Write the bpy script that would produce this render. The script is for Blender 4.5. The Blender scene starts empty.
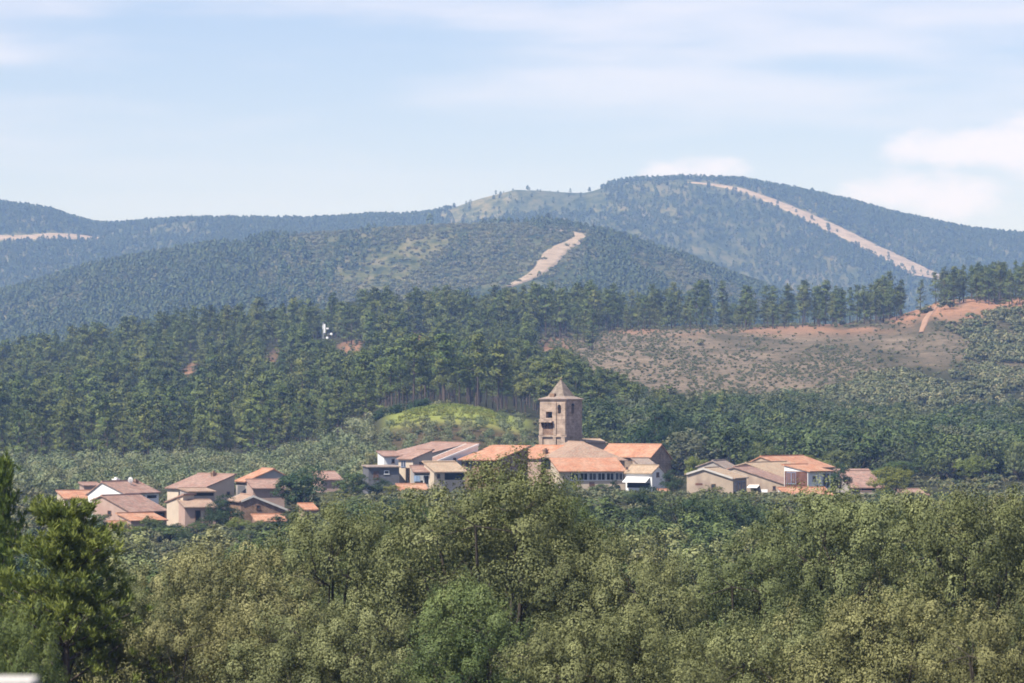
import bpy, bmesh, math, random
import numpy as np
from mathutils import Vector

# ------------------------------------------------------------------ constants
F, CX, HY = 4170.0, 512.0, 390.0          # focal length in pixels, optical axis column, horizon row
W, H = 1024, 683
scene = bpy.context.scene
COL = scene.collection
rng = np.random.default_rng(7)
random.seed(7)

# ------------------------------------------------------------------ camera
cam = bpy.data.cameras.new('camera'); cam_o = bpy.data.objects.new('camera', cam); COL.objects.link(cam_o)
cam.sensor_width = 36.0; cam.lens = F * 36.0 / W
cam.shift_y = (HY - H / 2) / W
cam.clip_start = 0.5; cam.clip_end = 60000
cam_o.location = (0, 0, 0); cam_o.rotation_euler = (math.radians(90), 0, 0)
cam.dof.use_dof = True; cam.dof.focus_distance = 640.0; cam.dof.aperture_fstop = 5.0
scene.camera = cam_o

# ------------------------------------------------------------------ light, sky, exposure
SUN_EL = math.radians(54)
SUN_H = (-0.79, -0.61)                      # horizontal direction towards the sun
sd = bpy.data.lights.new('sun', 'SUN'); so = bpy.data.objects.new('sun', sd); COL.objects.link(so)
sd.energy = 5.0; sd.angle = math.radians(0.5); sd.color = (1.0, 0.95, 0.87)
sv = Vector((SUN_H[0] * math.cos(SUN_EL), SUN_H[1] * math.cos(SUN_EL), math.sin(SUN_EL)))
so.rotation_euler = (-sv).to_track_quat('-Z', 'Y').to_euler(); so.location = (-300, -200, 500)

world = bpy.data.worlds.new("World"); scene.world = world; world.use_nodes = True
def build_world():
    nt = world.node_tree; N = nt.nodes; L = nt.links; N.clear()
    out = N.new('ShaderNodeOutputWorld'); bg = N.new('ShaderNodeBackground'); bg.inputs['Strength'].default_value = 0.074
    sky = N.new('ShaderNodeTexSky'); sky.sky_type = 'NISHITA'; sky.sun_disc = False
    sky.sun_elevation = SUN_EL; sky.sun_rotation = math.atan2(SUN_H[0], SUN_H[1])
    sky.altitude = 600; sky.air_density = 1.0; sky.dust_density = 0.15; sky.ozone_density = 3.0
    tc = N.new('ShaderNodeTexCoord')
    def math_(op, a, b=None, clamp=False):
        n = N.new('ShaderNodeMath'); n.operation = op; n.use_clamp = clamp
        for i, v in enumerate((a, b)):
            if v is None: continue
            if isinstance(v, (int, float)): n.inputs[i].default_value = v
            else: L.new(v, n.inputs[i])
        return n.outputs[0]
    sep = N.new('ShaderNodeSeparateXYZ'); L.new(tc.outputs['Generated'], sep.inputs[0])
    # long thin veils
    mp = N.new('ShaderNodeMapping'); mp.inputs['Scale'].default_value = (9, 9, 60); L.new(tc.outputs['Generated'], mp.inputs[0])
    n1 = N.new('ShaderNodeTexNoise'); n1.inputs['Scale'].default_value = 1.0; n1.inputs['Detail'].default_value = 5; n1.inputs['Roughness'].default_value = 0.5
    L.new(mp.outputs[0], n1.inputs['Vector'])
    r1 = N.new('ShaderNodeMapRange'); r1.interpolation_type = 'SMOOTHSTEP'
    r1.inputs['From Min'].default_value = 0.40; r1.inputs['From Max'].default_value = 0.68; L.new(n1.outputs[0], r1.inputs[0])
    hi = N.new('ShaderNodeMapRange'); hi.interpolation_type = 'SMOOTHSTEP'
    hi.inputs['From Min'].default_value = 0.045; hi.inputs['From Max'].default_value = 0.085; L.new(sep.outputs['Z'], hi.inputs[0])
    veil = math_('MULTIPLY', r1.outputs[0], math_('ADD', math_('MULTIPLY', hi.outputs[0], 0.48), 0.14))
    # the cumulus bank low over the right-hand ridge
    mp2 = N.new('ShaderNodeMapping'); mp2.inputs['Location'].default_value = (3.1, 0.4, 1.75); mp2.inputs['Scale'].default_value = (38, 38, 80); L.new(tc.outputs['Generated'], mp2.inputs[0])
    n2 = N.new('ShaderNodeTexNoise'); n2.inputs['Scale'].default_value = 1.0; n2.inputs['Detail'].default_value = 7; n2.inputs['Roughness'].default_value = 0.58
    L.new(mp2.outputs[0], n2.inputs['Vector'])
    def blob(px, py, wx, wy):
        dx = math_('DIVIDE', math_('SUBTRACT', sep.outputs['X'], (px - CX) / F), wx / F)
        dz = math_('DIVIDE', math_('SUBTRACT', sep.outputs['Z'], (HY - py) / F), wy / F)
        d2 = math_('ADD', math_('MULTIPLY', dx, dx), math_('MULTIPLY', dz, dz))
        return math_('SUBTRACT', 1.0, math_('MULTIPLY', d2, 0.5))
    b = math_('MAXIMUM', blob(975, 148, 95, 26), blob(935, 195, 90, 26))
    b = math_('MAXIMUM', b, math_('SUBTRACT', blob(700, 172, 80, 18), 0.28))
    b = math_('MAXIMUM', b, blob(1120, 150, 160, 60))
    cu = math_('ADD', math_('MULTIPLY', math_('SUBTRACT', n2.outputs[0], 0.5), 2.0), math_('MAXIMUM', b, -1.0))
    r2 = N.new('ShaderNodeMapRange'); r2.interpolation_type = 'SMOOTHSTEP'
    r2.inputs['From Min'].default_value = 0.35; r2.inputs['From Max'].default_value = 1.0; L.new(cu, r2.inputs[0])
    fac = math_('MAXIMUM', veil, math_('MULTIPLY', r2.outputs[0], 0.92), True)
    mix = N.new('ShaderNodeMix'); mix.data_type = 'RGBA'
    tintn = N.new('ShaderNodeMix'); tintn.data_type = 'RGBA'; tintn.blend_type = 'MULTIPLY'; tintn.inputs[0].default_value = 1.0
    L.new(sky.outputs[0], tintn.inputs[6]); tintn.inputs[7].default_value = (0.98, 0.90, 1.06, 1)
    L.new(fac, mix.inputs[0]); L.new(tintn.outputs[2], mix.inputs[6]); mix.inputs[7].default_value = (7.8, 7.6, 8.6, 1)
    L.new(mix.outputs[2], bg.inputs['Color']); L.new(bg.outputs[0], out.inputs['Surface'])
build_world()

scene.view_settings.view_transform = 'Standard'
scene.view_settings.look = 'None'; scene.view_settings.gamma = 1.0; scene.view_settings.use_curve_mapping = False
scene.view_settings.exposure = 0.80
cy = scene.cycles
cy.max_bounces = 5; cy.diffuse_bounces = 2; cy.glossy_bounces = 1; cy.transmission_bounces = 2
cy.volume_bounces = 0; cy.transparent_max_bounces = 4; cy.filter_width = 1.75; cy.use_denoising = True; cy.denoiser = 'OPENIMAGEDENOISE'; cy.denoising_prefilter = 'ACCURATE'; cy.use_adaptive_sampling = False
cy.caustics_reflective = False; cy.caustics_refractive = False

# ------------------------------------------------------------------ node helpers
def new_mat(name):
    m = bpy.data.materials.new(name); m.use_nodes = True
    nt = m.node_tree; nt.nodes.clear()
    out = nt.nodes.new('ShaderNodeOutputMaterial')
    return m, nt, out
def ramp(nt, fac, stops):
    r = nt.nodes.new('ShaderNodeValToRGB'); e = r.color_ramp.elements
    e[0].position, e[0].color = stops[0][0], (*stops[0][1], 1)
    e[1].position, e[1].color = stops[-1][0], (*stops[-1][1], 1)
    for p, c in stops[1:-1]:
        k = e.new(p); k.color = (*c, 1)
    nt.links.new(fac, r.inputs[0]); return r.outputs[0]
def noise(nt, vec, scale, detail=4, rough=0.55):
    n = nt.nodes.new('ShaderNodeTexNoise'); n.inputs['Scale'].default_value = scale
    n.inputs['Detail'].default_value = detail; n.inputs['Roughness'].default_value = rough
    if vec is not None: nt.links.new(vec, n.inputs['Vector'])
    return n.outputs[0]
def mixc(nt, fac, a, b, mode='MIX'):
    n = nt.nodes.new('ShaderNodeMix'); n.data_type = 'RGBA'; n.blend_type = mode
    for i, v in ((0, fac), (6, a), (7, b)):
        if isinstance(v, (int, float)): n.inputs[i].default_value = v
        elif isinstance(v, tuple): n.inputs[i].default_value = (*v, 1) if len(v) == 3 else v
        else: nt.links.new(v, n.inputs[i])
    return n.outputs[2]
def mathn(nt, op, a, b=0.0, clamp=False):
    n = nt.nodes.new('ShaderNodeMath'); n.operation = op; n.use_clamp = clamp
    for i, v in enumerate((a, b)):
        if isinstance(v, (int, float)): n.inputs[i].default_value = v
        else: nt.links.new(v, n.inputs[i])
    return n.outputs[0]
def objcoord(nt): return nt.nodes.new('ShaderNodeTexCoord').outputs['Object']

def leaf_mat(name, dark, light, trans=0.25, rough=0.55, obj_var=0.35):
    m, nt, out = new_mat(name)
    at = nt.nodes.new('ShaderNodeAttribute'); at.attribute_name = 'tint'
    oi = nt.nodes.new('ShaderNodeObjectInfo')
    col = mixc(nt, at.outputs['Fac'], dark, light)
    v = mathn(nt, 'ADD', mathn(nt, 'MULTIPLY', oi.outputs['Random'], 2 * obj_var), 1 - obj_var)
    comb = nt.nodes.new('ShaderNodeCombineXYZ')
    hue = mathn(nt, 'FRACT', mathn(nt, 'MULTIPLY', oi.outputs['Random'], 7.31)); hue = mathn(nt, 'ADD', mathn(nt, 'MULTIPLY', hue, .20), .88)
    nt.links.new(mathn(nt, 'MULTIPLY', v, hue), comb.inputs[0]); nt.links.new(mathn(nt, 'ADD', mathn(nt, 'MULTIPLY', v, .8), .2), comb.inputs[1]); nt.links.new(v, comb.inputs[2])
    col = mixc(nt, 1.0, col, comb.outputs[0], 'MULTIPLY')
    p = nt.nodes.new('ShaderNodeBsdfPrincipled'); p.inputs['Roughness'].default_value = rough
    p.inputs['Specular IOR Level'].default_value = 0.12
    nt.links.new(col, p.inputs['Base Color'])
    t = nt.nodes.new('ShaderNodeBsdfTranslucent')
    nt.links.new(mixc(nt, 1.0, col, (1.0, 1.1, 0.45), 'MULTIPLY'), t.inputs[0])
    ms = nt.nodes.new('ShaderNodeMixShader'); ms.inputs[0].default_value = trans
    nt.links.new(p.outputs[0], ms.inputs[1]); nt.links.new(t.outputs[0], ms.inputs[2]); nt.links.new(ms.outputs[0], out.inputs[0])
    return m
def plain_mat(name, a, b, scale=1.5, rough=0.85, bump=0.0, detail=5, scale2=None, c=None):
    m, nt, out = new_mat(name); v = objcoord(nt)
    n = noise(nt, v, scale, detail, 0.6)
    col = ramp(nt, n, [(0.3, a), (0.7, b)])
    if c is not None:
        n2 = noise(nt, v, scale2, 3, 0.5)
        col = mixc(nt, ramp(nt, n2, [(0.55, (0, 0, 0)), (0.72, (1, 1, 1))]), col, c)
    p = nt.nodes.new('ShaderNodeBsdfPrincipled'); p.inputs['Roughness'].default_value = rough
    p.inputs['Specular IOR Level'].default_value = 0.2
    nt.links.new(col, p.inputs['Base Color'])
    if bump:
        bn = nt.nodes.new('ShaderNodeBump'); bn.inputs['Strength'].default_value = bump; bn.inputs['Distance'].default_value = 0.1
        nt.links.new(noise(nt, v, scale * 6, 4, 0.6), bn.inputs['Height']); nt.links.new(bn.outputs[0], p.inputs['Normal'])
    nt.links.new(p.outputs[0], out.inputs[0]); return m
def stone_mat(name, a, b, mortar, bw=0.55, bh=0.28):
    m, nt, out = new_mat(name); v = objcoord(nt)
    # blocks laid round vertical faces: x+y runs along the wall whichever way it faces
    sep = nt.nodes.new('ShaderNodeSeparateXYZ'); nt.links.new(v, sep.inputs[0])
    cb = nt.nodes.new('ShaderNodeCombineXYZ')
    nt.links.new(mathn(nt, 'ADD', sep.outputs[0], sep.outputs[1]), cb.inputs[0]); nt.links.new(sep.outputs[2], cb.inputs[1])
    br = nt.nodes.new('ShaderNodeTexBrick'); nt.links.new(cb.outputs[0], br.inputs[0])
    br.inputs['Color1'].default_value = (*a, 1); br.inputs['Color2'].default_value = (*b, 1); br.inputs['Mortar'].default_value = (*mortar, 1)
    br.inputs['Scale'].default_value = 1.0; br.inputs['Mortar Size'].default_value = 0.025
    br.inputs['Brick Width'].default_value = bw; br.inputs['Row Height'].default_value = bh; br.inputs['Bias'].default_value = 0.0
    n = noise(nt, v, 1.1, 6, 0.65)
    col = mixc(nt, 1.0, br.outputs[0], ramp(nt, n, [(0.28, (0.50, 0.46, 0.43)), (0.72, (1.28, 1.22, 1.15))]), 'MULTIPLY')
    p = nt.nodes.new('ShaderNodeBsdfPrincipled'); p.inputs['Roughness'].default_value = 0.95; p.inputs['Specular IOR Level'].default_value = 0.1
    nt.links.new(col, p.inputs['Base Color'])
    bn = nt.nodes.new('ShaderNodeBump'); bn.inputs['Strength'].default_value = 0.6; bn.inputs['Distance'].default_value = 0.06
    nt.links.new(n, bn.inputs['Height']); nt.links.new(bn.outputs[0], p.inputs['Normal'])
    nt.links.new(p.outputs[0], out.inputs[0]); return m
def tile_mat(name, a, b, c, lichen=(0.30, 0.26, 0.22), lich=0.5):
    """barrel tiles: u runs along the eave, v runs down the slope (metres)"""
    m, nt, out = new_mat(name)
    uv = nt.nodes.new('ShaderNodeUVMap'); uv.uv_map = 'UVMap'
    oi = nt.nodes.new('ShaderNodeObjectInfo')
    sep = nt.nodes.new('ShaderNodeSeparateXYZ'); nt.links.new(uv.outputs[0], sep.inputs[0])
    w = mathn(nt, 'SINE', mathn(nt, 'MULTIPLY', sep.outputs[0], 2 * math.pi / 0.24))
    br = nt.nodes.new('ShaderNodeTexBrick'); nt.links.new(uv.outputs[0], br.inputs[0])
    mp = nt.nodes.new('ShaderNodeMapping'); mp.inputs['Rotation'].default_value = (0, 0, math.pi / 2); nt.links.new(uv.outputs[0], mp.inputs[0])
    br.inputs['Color1'].default_value = (*a, 1); br.inputs['Color2'].default_value = (*b, 1); br.inputs['Mortar'].default_value = (*a, 1)
    br.inputs['Scale'].default_value = 1.0; br.inputs['Brick Width'].default_value = 0.24; br.inputs['Row Height'].default_value = 0.42
    br.inputs['Mortar Size'].default_value = 0.0; br.offset = 0.0
    add = nt.nodes.new('ShaderNodeVectorMath'); add.operation = 'ADD'; nt.links.new(uv.outputs[0], add.inputs[0])
    rr = nt.nodes.new('ShaderNodeCombineXYZ'); nt.links.new(mathn(nt, 'MULTIPLY', oi.outputs['Random'], 97.0), rr.inputs[0]); nt.links.new(rr.outputs[0], add.inputs[1])
    n1 = noise(nt, add.outputs[0], 0.55, 5, 0.65); n2 = noise(nt, add.outputs[0], 1.7, 4, 0.6)
    col = mixc(nt, ramp(nt, n1, [(0.42, (0, 0, 0)), (0.62, (1, 1, 1))]), br.outputs[0], c)
    col = mixc(nt, mathn(nt, 'MULTIPLY', ramp(nt, n2, [(0.40, (0, 0, 0)), (0.62, (1, 1, 1))]), lich), col, lichen)
    n3 = noise(nt, add.outputs[0], 3.4, 3, 0.6); col = mixc(nt, 1.0, col, ramp(nt, n3, [(0.3, (.68, .66, .64)), (0.7, (1.2, 1.2, 1.2))]), 'MULTIPLY')
    p = nt.nodes.new('ShaderNodeBsdfPrincipled'); p.inputs['Roughness'].default_value = 0.9; p.inputs['Specular IOR Level'].default_value = 0.15
    nt.links.new(col, p.inputs['Base Color'])
    bn = nt.nodes.new('ShaderNodeBump'); bn.inputs['Strength'].default_value = 0.7; bn.inputs['Distance'].default_value = 0.06
    nt.links.new(w, bn.inputs['Height']); nt.links.new(bn.outputs[0], p.inputs['Normal'])
    nt.links.new(p.outputs[0], out.inputs[0]); return m

# ------------------------------------------------------------------ object helpers
def tag(o, label=None, cat=None, group=None, kind=None):
    if label: o['label'] = label
    if cat: o['category'] = cat
    if group: o['group'] = group
    if kind: o['kind'] = kind
    return o
def link(name, me, parent=None, mats=()):
    o = bpy.data.objects.new(name, me); COL.objects.link(o)
    for m in mats: me.materials.append(m)
    if parent: o.parent = parent
    return o
def empty(name, loc, rz=0.0):
    o = bpy.data.objects.new(name, None); COL.objects.link(o); o.location = loc; o.rotation_euler = (0, 0, rz); return o
def np_mesh(name, V, Q, tint=None, smooth=False):
    me = bpy.data.meshes.new(name); V = np.asarray(V, np.float32); Q = np.asarray(Q, np.int32); k = Q.shape[1]
    me.vertices.add(len(V)); me.vertices.foreach_set('co', V.ravel())
    me.loops.add(Q.size); me.loops.foreach_set('vertex_index', Q.ravel())
    me.polygons.add(len(Q)); me.polygons.foreach_set('loop_start', np.arange(0, Q.size, k, dtype=np.int32))
    if smooth: me.polygons.foreach_set('use_smooth', np.ones(len(Q), bool))
    if tint is not None:
        a = me.attributes.new('tint', 'FLOAT', 'FACE'); a.data.foreach_set('value', np.asarray(tint, np.float32))
    me.update(); me.validate(); return me
def bm_mesh(name, bm):
    me = bpy.data.meshes.new(name); bm.normal_update(); bm.to_mesh(me); bm.free(); return me
def add_box(bm, x0, x1, y0, y1, z0, z1):
    v = [bm.verts.new(p) for p in ((x0,y0,z0),(x1,y0,z0),(x1,y1,z0),(x0,y1,z0),(x0,y0,z1),(x1,y0,z1),(x1,y1,z1),(x0,y1,z1))]
    for f in ((3,2,1,0),(4,5,6,7),(0,1,5,4),(1,2,6,5),(2,3,7,6),(3,0,4,7)): bm.faces.new([v[i] for i in f])

# ------------------------------------------------------------------ noise on the ground plane
def vnoise(x, y, seed=0):
    xi = np.floor(x).astype(np.int64); yi = np.floor(y).astype(np.int64); fx = x - xi; fy = y - yi
    fx = fx * fx * (3 - 2 * fx); fy = fy * fy * (3 - 2 * fy)
    def h(a, b):
        n = (a * 374761393 + b * 668265263 + seed * 982451653) & 0x7fffffff
        n = ((n ^ (n >> 13)) * 1274126177) & 0x7fffffff
        return ((n ^ (n >> 16)) & 0xffff) / 65535.0
    return (h(xi, yi) * (1 - fx) + h(xi + 1, yi) * fx) * (1 - fy) + (h(xi, yi + 1) * (1 - fx) + h(xi + 1, yi + 1) * fx) * fy
def fbm(x, y, seed=0, o=4):
    s = 0; a = 0.5; t = 0
    for i in range(o):
        s = s + a * vnoise(x * 2 ** i, y * 2 ** i, seed + i); t += a; a *= 0.5
    return s / t

# ------------------------------------------------------------------ terrain: heights given along lines of equal distance
PXS = np.array([-500, -200, 0, 50, 95, 128, 180, 256, 310, 384, 430, 450, 480, 515, 545, 585, 620, 680, 740, 768, 800, 850, 896, 940, 970, 1024, 1224, 1524], float)
def curve(*pts):
    xs, ys = zip(*pts); return np.interp(PXS, xs, ys)
def zrow(Y, z): return np.full(len(PXS), HY - F * z / Y)
CTRL = [
    (-80, None, 0.0), (0, None, -1.7), (25, None, -3.6), (60, None, -8.5), (110, None, -14.0), (165, None, -17.0), (260, None, -19.3), (400, None, -20.0), (500, None, -19.2),
    (560, curve((-500,526),(0,526),(230,524),(330,520),(420,508),(620,505),(1024,512),(1524,516))),
    (625, curve((-500,508),(0,508),(230,505),(330,500),(400,492),(640,492),(840,496),(1024,498),(1524,502))),
    (700, curve((-500,490),(256,489),(384,478),(450,474),(530,476),(640,480),(1024,484),(1524,486))),
    (780, curve((-500,476),(256,474),(384,452),(450,446),(530,452),(640,468),(768,472),(1024,475),(1524,476))),
    (850, curve((-500,467),(256,464),(340,452),(384,421),(410,415),(450,413),(480,415),(530,426),(640,450),(768,460),(1024,463),(1524,464))),
    (920, curve((-500,460),(256,456),(340,442),(384,412),(450,404),(530,416),(640,432),(768,440),(896,445),(1024,447),(1524,448))),
    (1100, curve((-500,440),(0,430),(128,425),(256,420),(384,396),(530,395),(640,392),(768,393),(896,398),(1024,402),(1524,404))),
    (1300, curve((-500,420),(0,403),(128,385),(256,375),(384,362),(530,358),(640,350),(768,352),(896,353),(1024,350),(1524,345))),
    (1500, curve((-500,412),(-200,395),(0,380),(128,357),(256,342),(384,336),(530,333),(640,329),(768,327),(850,324),(896,318),(940,303),(970,300),(1024,299),(1224,300),(1524,310))),
    (1640, curve((-500,420),(0,388),(256,352),(640,340),(768,340),(896,334),(940,322),(1024,316),(1524,325))),
    (2050, curve((-500,420),(0,392),(256,385),(768,385),(1024,380),(1524,380))),
    (2700, curve((-500,380),(0,345),(128,318),(256,295),(384,285),(515,280),(585,282),(680,305),(768,330),(1024,350),(1524,350))),
    (3300, curve((-500,345),(-200,330),(0,300),(95,272),(200,253),(310,238),(384,232),(450,227),(545,227),(585,234),(620,243),(680,262),(740,285),(820,312),(1024,332),(1524,340))),
    (3500, curve((-500,350),(0,305),(200,260),(384,241),(545,238),(620,252),(740,295),(1024,335),(1524,340))),
    (4150, curve((-500,320),(0,300),(95,280),(256,262),(450,255),(620,285),(740,312),(896,312),(1024,318),(1524,330))),
    (4700, curve((-500,265),(0,243),(50,243),(95,247),(128,246),(256,242),(430,238),(515,225),(585,224),(680,225),(740,236),(850,254),(940,274),(1024,288),(1524,310))),
    (5200, curve((-500,225),(-200,208),(0,206),(50,212),(95,227),(128,226),(180,223),(310,224),(384,221),(430,217),(480,201),(515,193),(545,193),(585,195),(620,186),(680,180),(740,182),(800,194),(850,204),(896,216),(970,231),(1024,236),(1224,252),(1524,270))),
    (5450, curve((-500,232),(0,212),(128,232),(384,228),(515,202),(680,188),(850,212),(1024,244),(1524,280))),
    (6400, zrow(6400, 40)), (7200, zrow(7200, 20)),
]
CY_ = np.array([c[0] for c in CTRL], float)
CZ = np.stack([np.full(len(PXS), c[2]) if c[1] is None else (HY - c[1]) * c[0] / F for c in CTRL])     # K x P
def base_h(X, Y):
    X = np.asarray(X, float); Y = np.asarray(Y, float); sh = X.shape; X = X.ravel(); Y = Y.ravel()
    px = np.clip(CX + F * X / np.maximum(Y, 60.0), PXS[0], PXS[-1] - 1e-3)
    j = np.clip(np.searchsorted(PXS, px, side='right') - 1, 0, len(PXS) - 2)
    t = (px - PXS[j]) / (PXS[j + 1] - PXS[j])
    K = len(CY_); yy = np.clip(Y, CY_[0], CY_[-1] - 1e-3)
    k = np.clip(np.searchsorted(CY_, yy, side='right') - 1, 0, K - 2)
    def zc(i):
        i = np.clip(i, 0, K - 1); return CZ[i, j] * (1 - t) + CZ[i, j + 1] * t
    def slope(i):                                  # Fritsch-Carlson style monotone tangent at control i
        i = np.clip(i, 0, K - 1); im = np.clip(i - 1, 0, K - 1); ip = np.clip(i + 1, 0, K - 1)
        h0 = np.maximum(CY_[i] - CY_[im], 1e-6); h1 = np.maximum(CY_[ip] - CY_[i], 1e-6)
        d0 = (zc(i) - zc(im)) / h0; d1 = (zc(ip) - zc(i)) / h1
        return np.where((d0 * d1 <= 0) | (i == 0) | (i == K - 1), 0.0, 2 * d0 * d1 / (d0 + d1 + np.where(d0 + d1 == 0, 1e-9, 0)))
    y0 = CY_[k]; hh = CY_[k + 1] - y0; s = (yy - y0) / hh
    z0, z1, m0, m1 = zc(k), zc(k + 1), slope(k), slope(k + 1)
    z = (2*s**3-3*s**2+1)*z0 + (s**3-2*s**2+s)*hh*m0 + (-2*s**3+3*s**2)*z1 + (s**3-s**2)*hh*m1
    return z.reshape(sh)
def height(X, Y):
    X = np.asarray(X, float); Y = np.asarray(Y, float)
    z = base_h(X, Y)
    amp = np.interp(Y, [0, 600, 900, 1300, 1500, 1900, 2400, 3000, 3300, 3700, 4300, 4900, 5200, 5500, 7200], [0.3, 0.3, 1.5, 2.5, 1.2, 4, 22, 16, 5, 10, 50, 40, 8, 10, 20])
    sc = np.interp(Y, [0, 900, 2000, 4000, 7200], [30, 60, 150, 330, 330])
    px = CX + F * X / np.maximum(Y, 60.0); row = HY - F * z / np.maximum(Y, 60.0)
    fb = np.abs(row - np.interp(px, [690, 740, 800, 860, 936], [181, 188, 213, 242, 280])) / 14.0 + np.maximum(0, np.abs(px - 815) - 130) / 30.0 + np.maximum(0, 4150 - Y) / 100
    dt = np.hypot((px - 548) / 45.0, (row - 258) / 34.0) * .8 + np.where((Y < 2300) | (Y > 3350), 9, 0)
    rd = np.abs(row - 238) / 9.0 + np.maximum(0, px - 110) / 20.0 + np.where((Y < 4300) | (Y > 5150), 9, 0)
    calm = np.clip(np.minimum(np.minimum(fb, dt), rd) - .5, 0.06, 1.0); amp = amp * calm
    n = fbm(X / sc + 31.7, Y / (sc * 1.3), 3, 4) - 0.5
    ridged = np.abs(fbm(X / sc * 0.8 + 5.1, Y / (sc * 3.6) + 9.3, 11, 4) - 0.5) * -1.6 + 0.25
    mixr = np.interp(Y, [0, 1600, 2400, 7200], [0, 0, .65, .75])
    return z + amp * (n * (1 - mixr) * 1.6 + ridged * mixr)
YS = np.concatenate([np.arange(300, 2000, 2.0), np.arange(2000, 6000, 5.0)])
def hit(px, py):
    """first terrain point seen at a pixel"""
    X = (px - CX) / F * YS; z = height(X, YS); row = HY - F * z / YS
    ii = np.where(row <= py)[0]
    Y = YS[ii[0]] if len(ii) else YS[-1]
    return (px - CX) / F * Y, Y

# tracks and firebreaks (pixel centre line, half width in metres) -> world polylines on the terrain
TRACKS = {
    'firebreak': [[(688,183),(714,185),(742,191),(770,200),(800,213),(830,228),(860,242),(885,253),(910,266),(936,280)], [5,7,12,15,17,20,22,25,29,33]],
    'dirt_road': [[(-60,239),(-20,239),(10,238.5),(40,238.5),(70,238),(95,237.5),(108,238)], [26,26,24,22,20,14,8]],
    'dirt_track': [[(550,231),(566,231),(580,234),(586,238),(574,243),(561,248),(553,254),(549,263),(542,270),(532,277),(520,283),(508,288)], [5,5,4,5,6,7,8,8,6,5,4,3]],
    'footpath': [[(960,300),(945,303),(934,309),(926,320),(921,333)], [.7,.9,1.2,1.3,.9]],
}
def track_world(name):
    pts, hw = TRACKS[name]; P = []
    if name == 'firebreak':
        # straight run down the flank: distance falls evenly from the crest
        for (px, py) in pts: P.append(hit(px, py))
    else:
        for (px, py) in pts: P.append(hit(px, py))
    P = np.array(P); hw = np.array(hw, float)
    # smooth depth jumps
    P[1:-1] = 0.25 * P[:-2] + 0.5 * P[1:-1] + 0.25 * P[2:] if name != 'footpath' else P[1:-1]
    n = 80; t = np.linspace(0, len(P) - 1, n); idx = np.arange(len(P))
    return np.stack([np.interp(t, idx, P[:, 0]), np.interp(t, idx, P[:, 1])], 1), np.interp(t, idx, hw)
TW = {k: track_world(k) for k in TRACKS}
def near_track(X, Y, margin):
    m = np.zeros(np.shape(X), bool)
    for P, hw in TW.values():
        for (x, y), w in zip(P, hw): m |= ((X - x) / (w * .6 + margin)) ** 2 + ((Y - y + (w * .4 if y > 4000 else 0)) / (w * 1.5 + margin * 2.2)) ** 2 < 1
    return m

def cover_masks(X, Y):
    """red earth, bright grass, dry scrub, mountain scrub - where each covers the land"""
    px = CX + F * X / np.maximum(Y, 60.0)
    n = fbm(X / 14, Y / 60, 21, 4); n2 = fbm(X / 40, Y / 240, 25, 4)
    sm = lambda a, b, v: np.clip((v - a) / (b - a), 0, 1) ** 2 * (3 - 2 * np.clip((v - a) / (b - a), 0, 1))
    # earth bank under the ridge pines
    ridge = sm(1360, 1430, Y) * (1 - sm(1560, 1640, Y)) * sm(560, 640, px)
    red = ridge * sm(0.40, 0.60, n + .13 * sm(740, 860, px)) * (0.6 + 0.4 * sm(760, 900, px))
    # bare clearings in the pinewood, seen between the trees
    for (xa, ya, xb, yb) in ((337, 340, 365, 354), (266, 352, 277, 364), (182, 367, 196, 375), (540, 340, 576, 350), (412, 335, 428, 342)):
        cx, cy = hit((xa + xb) / 2, (ya + yb) / 2)
        d = ((X - cx) / ((xb - xa) * .55 * cy / F)) ** 2 + ((Y - cy) / 60.0) ** 2; red = np.maximum(red, np.clip((1.3 - d - (n - .5) * 3) * 1.4, 0, 1) * (.35 + .5 * sm(.4, .6, n)))
    # terraces of the knoll
    kn = sm(375, 400, px) * (1 - sm(515, 540, px))
    red = np.maximum(red, kn * sm(720, 740, Y) * (1 - sm(825, 845, Y)) * sm(0.40, 0.6, n) * 0.16)
    grass = kn * sm(818, 834, Y + (n - .5) * 30) * (1 - sm(878, 890, Y + (n - .5) * 16)) * sm(.25, .5, n + .1)
    dry = sm(536, 580, px - (1400 - Y) * 0.12) * sm(1090, 1180, Y + (n2 - .5) * 120 + 60 * (1 - sm(760, 840, px)) - 60 * sm(840, 900, px)) * (1 - sm(1430, 1500, Y)) * (0.25 + 0.75 * sm(0.36, 0.62, n2 * .6 + n * .4 + 0.16 * (1 - sm(740, 840, px))))
    mtn = sm(1700, 2300, Y)
    return red, grass, dry, mtn

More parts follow.
